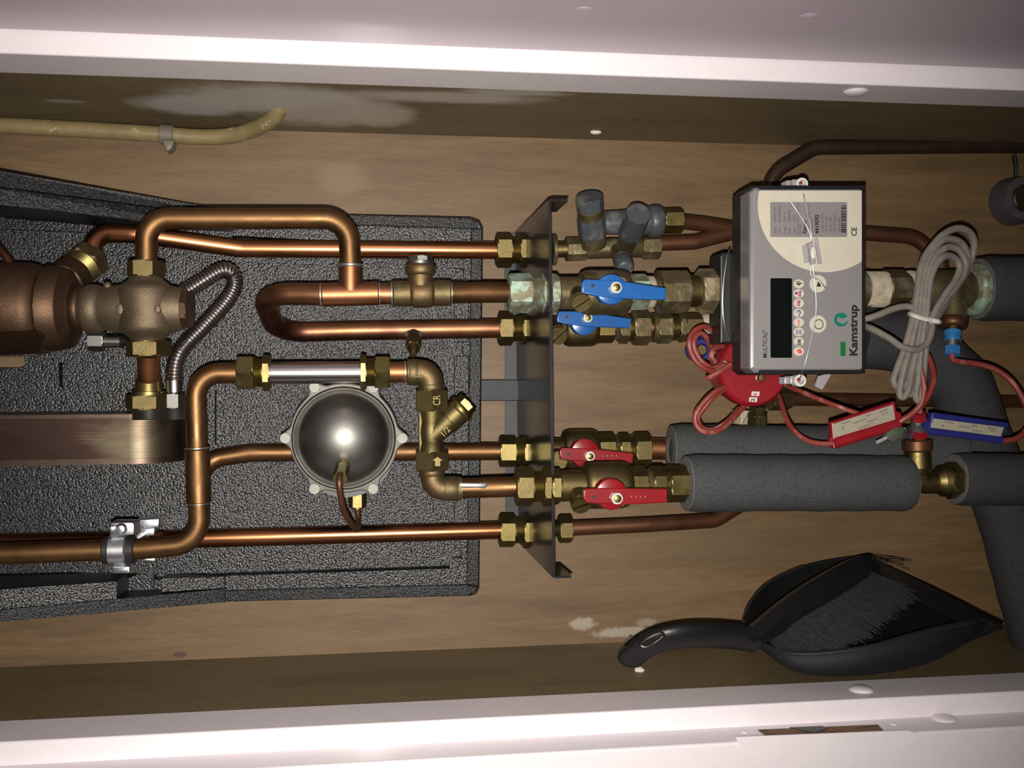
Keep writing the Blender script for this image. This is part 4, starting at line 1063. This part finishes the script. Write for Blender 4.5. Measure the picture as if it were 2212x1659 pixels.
segs(t, (1981, 950, 1.02), (1985, 1060, 1.02), [('collar', 'cyl', 950, 974, 64, copper_brown), ('branch', 'cyl', 973, 1012, 56, brass), ('branch', 'cyl', 1010, 1028, (56, 48), brass)], axis=1)
m = pipe_mb([(1986, 1015, 1.022), (1988, 1044, 1.022), (2025, 1042, 1.022)], 48, 18); part('body', m, brass_cast, t)
segs(t, (1940, 1044, 1.02), (2090, 1036, 1.02), [('body', 'cyl', 1945, 1992, 46, brass_cast), ('shoulder', 'cyl', 2018, 2032, (50, 64), brass), ('thread', 'thr', 2030, 2044, 68, brass), ('nut', 'hex', 2042, 2086, 80, brass)])
def tagplate(label, body, lab, bodymat, lines, rot, Y, ang):
    t = thing('sensor_tag', label, 'tag', (sum(p[0] for p in body) / 4, sum(p[1] for p in body) / 4, Y))
    m = MB(); slab(m, body, Y, Y + .009, .0012); part('holder', m, bodymat, t, smooth=False)
    s = part('sticker', slab(MB(), lab, Y - .0003, Y + .001), label_cream, t, 'cream printed sticker', smooth=False)
    for (fx, fy, tx, h) in lines:
        x = lab[0][0] + (lab[1][0] - lab[0][0]) * fx + (lab[3][0] - lab[0][0]) * fy; y = lab[0][1] + (lab[1][1] - lab[0][1]) * fx + (lab[3][1] - lab[0][1]) * fy
        text(s, tx, x, y, Y - .0004, h, ink_grey, rot=rot, sx=.8)
    return t
LN = [(.28, .12, 'Kamstrup', 4.5), (.63, .10, '60700', 4.5), (.9, .16, '65-00-000', 4), (.56, .32, 'Pt 500  EN 60751', 4), (.9, .38, '0-150°C', 4), (.72, .56, 'No. 0000-00', 4), (.66, .80, '65-56-4-000-310', 4.5), (.17, .42, 'e', 9)]
t = tagplate('red sensor tag with a cream sticker and red cables, above the rear foam tube', [(1796, 912), (1934, 867), (1943, 925), (1801, 969)], [(1799, 916), (1929, 874), (1934, 906), (1801, 946)], red_plastic, LN, -PI / 2 + PI + .317, .985, 0)
m = MB(); m.tube([P(1801, 959, .986), P(1942, 916, .986)], 11 * K(1870, 940, .99), 16); part('cable_channel', m, red_plastic, t)
m = MB(); slab(m, circ(1800, 950, 8, n=14), .988, .993); part('eyelet', m, red_plastic, t)
m = MB(); slab(m, circ(1938, 898, 9, n=14), .988, .993); part('eyelet', m, red_plastic, t)
t = tagplate('dark blue sensor tag with a cream sticker right of the red sensor', [(2014, 892), (2175, 914), (2164, 957), (2007, 937)], [(2017, 904), (2169, 923), (2161, 945), (2009.5, 927.5)], blue_plastic, LN, PI / 2 - .13, .995, 0)
m = MB(); m.tube([P(2008, 931, .995), P(2164, 951, .995)], 8 * K(2080, 940, .995), 14); part('cable_channel', m, blue_plastic, t)
m = MB(); m.tube([P(2014, 896, .996), P(2174, 918, .996)], 6 * K(2080, 910, .995), 12); part('edge_roll', m, blue_plastic, t)
m = MB(); slab(m, circ(2004, 919, 8, n=14), .996, 1.002); part('eyelet', m, blue_plastic, t)
t = thing('lead_seal', 'small dark green plastic seal hanging between the red tag and the red sensor', 'seal', (1925, 940, .985))
m = MB(); slab(m, [(1915, 936), (1938, 922), (1954, 926), (1950, 944), (1928, 955), (1917, 948)], .978, .986, .001); part('body', m, tag_back, t)
m = MB(); m.tube([P(1893, 956, .98), P(1918, 944, .98)], 4 * K(1900, 950, .98), 8); part('pin', m, clear_plastic, t)
m = MB(); m.tube(spline([P(*p) for p in [(1946, 924, .98), (1956, 926, .976), (1960, 940, .978), (1958, 952, .985), (1966, 950, .99), (1976, 930, .988), (1990, 915, .985)]], 6), .0009, 6); part('wire', m, wire_mat, t)

# ------------------------------------------------------------------ red plastic water meter behind the heat meter
t = thing('water_meter', 'round red plastic water meter half hidden below the heat meter', 'meter', (1630, 802, 1.08))
m = MB(); c = P(1630, 800, 1.05); kq = K(1630, 800, 1.05)
m.lathe(c + Vector((0, .055, 0)), Vector((0, -1, 0)), [(0, 66 * kq), (.03, 70 * kq), (.033, 78 * kq), (.049, 79 * kq), (.053, 76 * kq), (.055, 71 * kq), (.0552, 1 * kq)], 56); part('housing', m, red_plastic, t)
m = MB(); m.lathe(P(1643, 816, 1.05) + Vector((0, .004, 0)), Vector((0, -1, 0)), [(0, 12 * kq), (.0045, 12 * kq), (.005, 9 * kq), (.0046, 8 * kq)], 20); part('screw_recess', m, red_plastic, t)
m = MB(); m.lathe(P(1643, 816, 1.05), Vector((0, -1, 0)), [(0, 8 * kq), (.0048, 8 * kq), (.0052, 4 * kq)], 6); part('screw', m, brass_old, t)
for x0, y0, s, mm in ((1624, 845.5, '6', ink_red), (1619, 858, '2', ink)):
    s_ = part('sticker', slab(MB(), [(x0, y0), (x0 + 17, y0 + .6), (x0 + 16, y0 + 10.5), (x0 - 1, y0 + 9.5)], 1.0495, 1.0505), white_plastic, t, smooth=False)
    text(s_, s, x0 + 11, y0 + 9, 1.0492, 8.5, mm, bold=.3, rot=0)
segs(t, (1636, 870, 1.10), (1636, 935, 1.11), [('tail_nut', 'hex', 876, 896, 36, brass), ('tail_nut', 'hex', 893, 921, 44, brass_cast), ('tail', 'cyl', 918, 940, 30, brass)], axis=1)
segs(t, (1640, 862, 1.15), (1720, 862, 1.17), [('side_nut', 'hex', 1660, 1702, 50, brass_old)])
m = MB(); slab(m, rrect(1600, 886, 1622, 918, 4), 1.11, 1.14, .003); part('paste', m, cream_tape, t)
t = thing('blue_ring', 'small blue ring with a brass pin inside the red cable coil', 'valve cap', (1512, 757, 1.10))
m = MB(); c = P(1514, 756, 1.10); kq = K(1514, 756, 1.10)
m.lathe(c + Vector((0, .02, 0)), Vector((0, -1, 0)), [(0, 24 * kq), (.018, 24 * kq), (.02, 22 * kq), (.02, 15 * kq), (.016, 14 * kq)], 28); part('ring', m, blue_plastic, t)
m = MB(); m.lathe(c + Vector((0, .02, 0)), Vector((0, -1, 0)), [(0, 12 * kq), (.022, 12 * kq), (.024, 10 * kq)], 18); part('pin', m, brass_old, t)
m = MB(); m.tube([P(1514, 756, 1.118), P(1524, 720, 1.13)], 14 * kq, 14); part('stem', m, blue_plastic, t)

# ------------------------------------------------------------------ red sensor cables
def C(x, y, Y): return (1460 + x / 3.95, 660 + y / 3.95, Y)
def cable(label, paths, d, mat, cat='cable', name='red_cable', n=10):
    t = thing(name, label, cat, paths[0][len(paths[0]) // 2])
    for p in paths: part('strand', cable_mb(p, d, n=n), mat, t)
    return t
cable('coil of dusty red cable at the upper left of the red water meter', [
    [C(420, 500, 1.03), C(330, 560, 1.035), C(220, 520, 1.03), C(145, 430, 1.03), C(112, 320, 1.03), C(150, 225, 1.035), C(240, 180, 1.04), C(310, 225, 1.045), C(345, 330, 1.05)],
    [C(430, 470, 1.04), C(345, 535, 1.045), C(260, 510, 1.042), C(185, 430, 1.042), C(152, 320, 1.042), C(185, 240, 1.045), C(250, 260, 1.052), C(300, 350, 1.06), C(330, 410, 1.062)],
    [C(470, 500, 1.02), C(380, 560, 1.02), C(300, 605, 1.022), C(262, 625, 1.025)],
    [C(330, 480, 1.045), C(300, 430, 1.04), C(330, 370, 1.045), C(400, 340, 1.05)]], 12.5, red_cable)
cable('loop of dusty red cable at the lower left of the red water meter', [
    [C(420, 695, 1.04), C(330, 740, 1.035), C(235, 830, 1.035), C(165, 940, 1.035), C(185, 1040, 1.035), C(270, 1080, 1.035), C(390, 1050, 1.04), C(500, 950, 1.05), C(580, 860, 1.06)],
    [C(420, 715, 1.05), C(320, 775, 1.045), C(235, 880, 1.045), C(185, 960, 1.045), C(225, 1045, 1.047), C(320, 1062, 1.047), C(430, 1000, 1.05), C(540, 880, 1.065)]], 12.5, red_cable)
cable('red cable running from the red water meter to the top of the red tag', [[C(950, 690, 1.06), C(1060, 730, 1.04), C(1200, 790, 1.02), C(1380, 860, 1.0), C(1520, 910, .995), C(1600, 935, .994)]], 11, red_cable)
cable('red cable sagging from the red water meter to the lower end of the red tag', [[C(880, 770, 1.06), C(905, 850, 1.045), C(940, 960, 1.03), C(1010, 1070, 1.015), C(1120, 1150, 1.0), C(1240, 1178, .992), C(1345, 1176, .988)]], 11.5, red_cable)
cable('red cable rising from the red tag across the grey cable bundle', [[C(1880, 1010, .986), C(1960, 960, .982), C(2040, 900, .98), C(2098, 820, .978), C(2115, 700, .978), C(2095, 570, .98), C(2060, 460, .985), C(2035, 380, .995)]], 13, red_cable)
cable('red cable rising from the red sensor, behind the grey cable bundle', [[C(2075, 920, 1.005), C(2090, 860, 1.005), C(2160, 760, 1.008), C(2195, 650, 1.012), C(2195, 560, 1.018), C(2165, 460, 1.025), C(2130, 400, 1.03)]], 12.5, red_cable)
cable('red cable curving from the blue sensor round to the blue tag', [[(2056, 764, 1.03), (2058, 776, 1.03), (2072, 781, 1.03), (2110, 786, 1.03), (2150, 798, 1.025), (2185, 824, 1.02), (2213, 868, 1.01), (2224, 905, 1.005), (2212, 935, 1.0), (2190, 949, .996), (2160, 953, .996)]], 12.5, red_cable)

# ------------------------------------------------------------------ grey cable bundle with its tie
t = thing('cable_bundle', 'folded bundle of light grey cable tied in the middle, right of the heat meter', 'cable', (2010, 690, .99))
def Q(x, y, Y): return (1780 + x / 5.12, 440 + y / 5.12, Y)
loops = [
    [Q(1000, 1240, .985), Q(1040, 900, .985), Q(1090, 640, .985), Q(1220, 440, .985), Q(1350, 320, .985), Q(1500, 272, .987), Q(1620, 330, .99), Q(1662, 450, .995), Q(1630, 600, 1.0), Q(1570, 760, 1.0), Q(1400, 1000, .992), Q(1260, 1240, .985)],
    [Q(1050, 1250, .983), Q(1070, 1000, .983), Q(1100, 780, .983), Q(1180, 560, .983), Q(1290, 420, .984), Q(1400, 392, .985), Q(1520, 440, .988), Q(1590, 580, .99), Q(1570, 740, .99), Q(1460, 920, .986), Q(1330, 1100, .984), Q(1230, 1260, .983)],
    [Q(1090, 1255, .981), Q(1110, 1000, .981), Q(1140, 790, .981), Q(1210, 610, .981), Q(1310, 510, .982), Q(1400, 478, .984), Q(1510, 530, .986), Q(1570, 660, .986), Q(1530, 800, .985), Q(1420, 960, .983), Q(1300, 1120, .982), Q(1215, 1270, .981)],
    [Q(1130, 1260, .979), Q(1150, 1020, .979), Q(1180, 820, .979), Q(1235, 680, .979), Q(1310, 600, .98), Q(1385, 578, .981), Q(1470, 625, .983), Q(1500, 720, .983), Q(1450, 850, .982), Q(1350, 990, .98), Q(1250, 1150, .979), Q(1190, 1275, .979)]]
low = [[(1972, 684), (1958, 740), (1938, 795), (1930, 822), (1938, 835), (1950, 815), (1970, 760), (2022, 690)],
       [(1982, 686), (1968, 745), (1952, 800), (1943, 845), (1950, 858), (1962, 842), (1976, 780), (2016, 692)],
       [(1990, 688), (1980, 750), (1968, 805), (1958, 838), (1966, 852), (1976, 836), (1986, 770), (2012, 694)],
       [(1998, 690), (1990, 750), (1983, 820), (1978, 852), (1984, 866), (1992, 840), (1998, 770), (2006, 696)]]
for i, (a, b) in enumerate(zip(loops, low)):
    part('strand', cable_mb(a, 15.5, n=10), grey_cable, t)
    part('strand', cable_mb([(x, y, .983 - .003 * (i % 2) + (.004 if j in (6, 7) else 0)) for j, (x, y) in enumerate(b)], 15, n=10), grey_cable, t)
m = MB(); m.tube(spline([P(*p) for p in [(1966, 676, .98), (1974, 681, .969), (1995, 688, .966), (2018, 692, .968), (2030, 694, .976), (2026, 696, 1.0), (1990, 690, 1.004), (1966, 680, .996)]], 6, True), 4 * K(2000, 690, .98), 8, closed=True, flat=1.5); part('tie', m, white_plastic, t)
m = MB(); slab(m, [(2016, 688), (2030, 690), (2031, 699), (2017, 698)], .964, .972, .001); part('tie_head', m, white_plastic, t)
part('lead', cable_mb([(1862, 691, 1.0), (1890, 683, .995), (1930, 667, .99), (1958, 662, .988), (1976, 668, .986), (1984, 690, .985)], 15, n=10), grey_cable, t)
part('lead', cable_mb([(1862, 703, 1.0), (1885, 711, .985), (1920, 730, .975), (1950, 750, .97), (1980, 755, .97), (2002, 742, .972), (2012, 715, .976), (2014, 694, .979)], 15, n=10), grey_cable, t)

# ------------------------------------------------------------------ seals and seal wires on the meter
def seal(label, x, y, Y, right):
    t = thing('wire_seal', label, 'seal', (x, y, Y))
    kq = K(x, y, Y); c = P(x, y, Y)
    m = MB(); m.lathe(c + Vector((0, .012, 0)), Vector((0, -1, 0)), [(0, 13 * kq), (.012, 13.5 * kq), (.0125, 12.5 * kq), (.0125, 8.5 * kq), (.009, 8 * kq)], 28); part('ring', m, white_plastic, t)
    m = MB(); slab(m, [(x - 6, y - 4), (x - 1, y - 7), (x + 7, y + 3), (x + 2, y + 7)], Y - .0025, Y + .004, .0006); part('insert', m, clear_plastic, t)
    m = MB(); slab(m, [(x - 7, y - 3), (x - 2, y - 6), (x + 1, y - 2), (x - 4, y + 1)], Y - .0032, Y - .002); part('red_mark', m, red_plastic, t)
    m = MB(); slab(m, rrect(x - 34, y - 8, x - 24, y + 8, 2), Y + .004, Y + .018, .001); slab(m, rrect(x - 21, y - 10, x - 10, y + 8, 2), Y + .002, Y + .018, .001); part('socket', m, clear_plastic, t)
seal('round white and red wire seal at the upper edge of the heat meter', 1733, 397, .968, True)
seal('round white and red wire seal at the lower edge of the heat meter', 1729, 822, .968, False)
m = MB(); slab(m, [(1768, 812), (1797, 806), (1776, 842), (1760, 834)], .985, .987); solo('tape_scrap', m, clear_plastic, 'scrap of clear plastic hanging below the meter, beside its lower seal', 'scrap', smooth=False)
def wire(mb, pts, r=.00048):
    return mb.tube(spline([P(*p) for p in pts], 8), r, 6)
t = thing('seal_wire', 'silver seal wire with a clear plastic seal hanging across the front of the meter', 'wire', (1754, 545, .95))
w1 = MB(); wire(w1, [(1733, 404, .962), (1737, 425, .952), (1744, 460, .950), (1751, 495, .949), (1754, 520, .949), (1757, 545, .946)]); part('wire', w1, wire_mat, t)
w1 = MB(); wire(w1, [(1702, 426, .951), (1718, 450, .949), (1735, 476, .949), (1747, 498, .949), (1753, 518, .949)]); part('wire', w1, wire_mat, t)
w1 = MB(); wire(w1, [(1754, 560, .948), (1758, 590, .949), (1761, 620, .9495), (1763, 655, .9495), (1761, 690, .9495), (1752, 735, .9495), (1742, 775, .950), (1733, 805, .954), (1728, 817, .962)]); part('wire', w1, wire_mat, t)
w1 = MB(); wire(w1, [(1753, 562, .948), (1751, 580, .949), (1754, 596, .949), (1768, 605, .948), (1778, 616, .946), (1784, 623, .944)]); part('wire', w1, wire_mat, t)
m = MB(); slab(m, [(1737, 529), (1744, 527), (1749, 566), (1741, 567)], .946, .9505, .0008); slab(m, [(1747, 524), (1757, 522), (1764, 568), (1754, 572)], .945, .9505, .001); slab(m, [(1762, 514), (1767, 514), (1777, 569), (1770, 570)], .947, .9505, .0006)
part('seal_body', m, clear_plastic, t)
m = MB(); slab(m, circ(1758.5, 546, 6, 14, 18), .943, .947, .0012); part('seal_crimp', m, white_plastic, t)
w1 = MB(); wire(w1, [(1576, 540, 1.0), (1570, 560, .995), (1563, 610, .992), (1561, 660, .992), (1565, 700, .995), (1576, 735, 1.0)], .0009)
solo('seal_wire', w1, wire_mat, 'silver wire loop along the left side of the meter', 'wire')

# ------------------------------------------------------------------ bits at the upper right picture edge and on the walls
t = thing('pipe_collar', 'dark round pipe collar cut off at the picture edge above the cable bundle', 'pipe collar', (2210, 430, 1.19))
m = MB(); c = Vector((P(2214, 428, 1.17).x, YB - .0005, P(2214, 428, 1.17).z)); kq = K(2214, 428, 1.18)
m.lathe(c, Vector((0, -1, 0)), [(0, 52 * kq), (.012, 52 * kq), (.03, 46 * kq), (.03, 30 * kq), (.02, 28 * kq)], 40); part('sleeve', m, sleeve_mat, t)
m = MB(); m.lathe(c, Vector((0, -1, 0)), [(0, 26 * kq), (.028, 26 * kq), (.03, 22 * kq)], 28); part('core', m, copper_dark, t)
solo('wall_hook', MB().tube([Vector((P(2198, 332, 1.19).x, YB - .003, P(2198, 332, 1.19).z)), Vector((P(2201, 360, 1.19).x, YB - .004, P(2201, 360, 1.19).z)), Vector((P(2200, 388, 1.19).x, YB - .003, P(2200, 388, 1.19).z))], [.0032, .0028, .0016], 8), black_plastic, 'thin black hook below the dark pipe at the picture edge', 'hook')
def lump(label, c, r, sq=(1, 1, 1), name='filler_lump'):
    m = MB(); m.sphere(c, r, 12, sq)
    for i, v in enumerate(m.v): m.v[i] = c + (v - c) * (1 + .35 * mnoise.noise(v * 260))
    solo(name, m, plaster, label, 'filler')
lump('white lump of filler near the upper corner, above the grey capped valves', PX(1286, 285, XT + .001), .0062, (.5, .8, 1.1))
lump('white lump of filler below the tip of the dustpan handle', PX(1381, 1447, XB - .003), .0055, (.7, 1.1, 1))

# ------------------------------------------------------------------ dustpan and brush
t = thing('dustpan', 'black plastic dustpan hanging by its curved handle', 'dustpan', (1850, 1350, .98))
NR = [(1604, 1368, 1.0), (1640, 1388, .985), (1720, 1412, .96), (1860, 1400, .94), (1990, 1366, .935), (2084, 1345, .935), (2110, 1340, .94)]
FR = [(1606, 1342, 1.06), (1622, 1305, 1.10), (1660, 1262, 1.14), (1735, 1226, 1.16), (1810, 1209, 1.165), (1878, 1203, 1.165), (1890, 1214, 1.165)]
FN = [(1612, 1374, 1.0), (1650, 1404, .985), (1722, 1450, .965), (1850, 1458, .95), (2000, 1432, .945), (2096, 1382, .945), (2165, 1357, .95)]
FF = [(1612, 1352, 1.06), (1640, 1330, 1.10), (1690, 1312, 1.14), (1780, 1305, 1.16), (1860, 1290, 1.165), (1900, 1262, 1.165), (1905, 1225, 1.165)]
def refine(l): return spline([P(*p) for p in l], 5)
cols = [refine(l) for l in (FR, FF, FN, NR)]
mid = [[a.lerp(b, f) for a, b in zip(cols[1], cols[2])] for f in (.33, .66)]
cols = [cols[0], cols[1], mid[0], mid[1], cols[2], cols[3]]
m = MB(); nr = len(cols[0]); nc = len(cols)
for r_ in range(nr):
    for c_ in range(nc): m.v.append(cols[c_][r_])
for r_ in range(nr - 1):
    for c_ in range(nc - 1):
        m.f.append((r_ * nc + c_, r_ * nc + c_ + 1, (r_ + 1) * nc + c_ + 1, (r_ + 1) * nc + c_))
m.f.append(tuple(range(nc)))
pan = part('pan', m, black_pan, t)
md = pan.modifiers.new('thick', 'SOLIDIFY'); md.thickness = .0025; md.offset = 0
m = MB(); rim = refine(NR); m.tube(rim, .0022, 8); part('near_rim', m, black_plastic, t)
m = MB(); m.tube(refine(FR), .0022, 8); part('far_rim', m, black_plastic, t)
# toothed comb along the far rim near the handle
m = MB(); fr_ = resample(refine(FR)[2:16], .0028)
for p in fr_: m.box(p + Vector((.0018, -.001, .0012)), Vector((.0016, 0, 0)), Vector((0, .0012, 0)), Vector((0, 0, .0007)))
o = part('comb', m, black_plastic, t, smooth=False); o['kind'] = 'stuff'
lip = [P(*p) for p in [(1884, 1208, 1.165), (1950, 1240, 1.10), (2040, 1286, 1.02), (2120, 1330, .96), (2168, 1354, .945)]]
lip2 = [P(*p) for p in [(1876, 1232, 1.16), (1930, 1272, 1.10), (2010, 1312, 1.02), (2076, 1344, .965), (2104, 1352, .95)]]
L1, L2 = spline(lip, 5), spline(lip2, 5)
m = MB()
m.rings([[a, b, b + Vector((0, .002, -.002)), a + Vector((0, .002, -.003))] for a, b in zip(L1, L2)])
part('mouth_lip', m, black_plastic, t)
m = MB(); slab(m, [(2092, 1344), (2120, 1336), (2172, 1352), (2160, 1362), (2110, 1372), (2096, 1362)], .943, .953, .001); part('mouth_corner', m, black_plastic, t)
hp = spline([P(*p) for p in [(1352, 1436, .995), (1364, 1420, .99), (1400, 1393, .975), (1450, 1377, .965), (1520, 1372, .97), (1590, 1376, .985), (1640, 1384, .99)]], 8)
kq = K(1480, 1380, .97)
wd = []
for i in range(len(hp)):
    f = i / (len(hp) - 1)
    wd.append(kq * (9 + 20 * min(1, f / .12) ** .6 + (3 if f > .3 else 0) * min(1, (f - .3) / .3)) if f < 1 else 26 * kq)
part('handle', MB().tube(hp, wd, 22, flat=.55), black_plastic, t)
m = MB(); m.tube(spline([P(*p) for p in [(1384, 1392, .958), (1400, 1378, .955), (1424, 1368, .953), (1432, 1374, .953), (1416, 1388, .953), (1396, 1398, .956)]], 5, True), .0022, 8, closed=True); part('hanging_eye', m, black_plastic, t)
solo('wall_plug', MB().tube([PX(1352, 1392, XB - .003), PX(1352, 1392, XB - .003) + Vector((.010, -.006, -.006))], .0035, 10), clip_mat, 'small grey plug that the dustpan handle hangs on', 'wall plug')
t = thing('hand_brush', 'black hand brush with long grey black bristles clipped inside the dustpan', 'brush', (1790, 1320, 1.0))
BK = [((1612, 1366, .975), (1640, 1388, .965)), ((1690, 1300, 1.0), (1706, 1350, .99)), ((1760, 1252, 1.03), (1790, 1296, 1.015)), ((1830, 1213, 1.06), (1860, 1255, 1.04)), ((1872, 1198, 1.075), (1886, 1240, 1.05)), ((1888, 1204, 1.08), (1893, 1226, 1.06))]
R = []
up = [spline([P(*p[0]) for p in BK], 4), spline([P(*p[1]) for p in BK], 4)]
for a, b in zip(*up):
    th_ = Vector((-.004, .016, 0))
    mid_ = a.lerp(b, .55) + Vector((0, -.004, 0))
    R.append([a, mid_, b, b + th_, a + th_])
part('block', MB().rings(R), black_plastic, t)
m = MB(); m.tube([b + Vector((0, -.002, 0)) for b in up[1]], .0028, 8); part('block_ridge', m, black_plastic, t)
# bristles: a dense fan of tapering hairs
random.seed(11)
ba = spline([P(*p) for p in [(1668, 1376, .975), (1740, 1330, .995), (1820, 1282, 1.02), (1888, 1238, 1.045)]], 10)
ti = spline([P(*p) for p in [(1686, 1414, .965), (1822, 1398, .955), (1912, 1345, .965), (1976, 1288, .99)]], 10)
m = MB()
NB = 1500
for i in range(NB):
    f = random.random() * (len(ba) - 1.001); j = int(f); g = f - j
    a = ba[j].lerp(ba[j + 1], g) + Vector((0, random.uniform(-.001, .014), 0))
    b = ti[j].lerp(ti[j + 1], g)
    b = a.lerp(b + Vector((0, random.uniform(-.004, .012), 0)), random.uniform(.86, 1.05)) + Vector((random.gauss(0, .003), 0, random.gauss(0, .003)))
    d = (b - a).normalized(); s = d.cross(Vector((0, 1, 0))).normalized() * .00075; u = Vector((0, .0007, 0))
    m.add([a + s, a - s * .5 - u, a - s + u, b + s * .4, b - s * .4 - u * .4, b - s * .3 + u * .4], [(0, 1, 4, 3), (1, 2, 5, 4), (2, 0, 3, 5), (3, 4, 5)])
o = part('bristles', m, black_matt, t, smooth=False); o['kind'] = 'stuff'
m = MB()
for i in range(14):
    a = P(1880 + random.uniform(-8, 8), 1204 + random.uniform(-4, 14), 1.07); b = P(1925 + random.uniform(-30, 45), 1212 + random.uniform(-2, 34), 1.11)
    m.tube([a, a.lerp(b, .5) + Vector((.001, 0, 0)), b], .0004, 4)
o = part('stray_bristles', m, black_matt, t, smooth=False); o['kind'] = 'stuff'
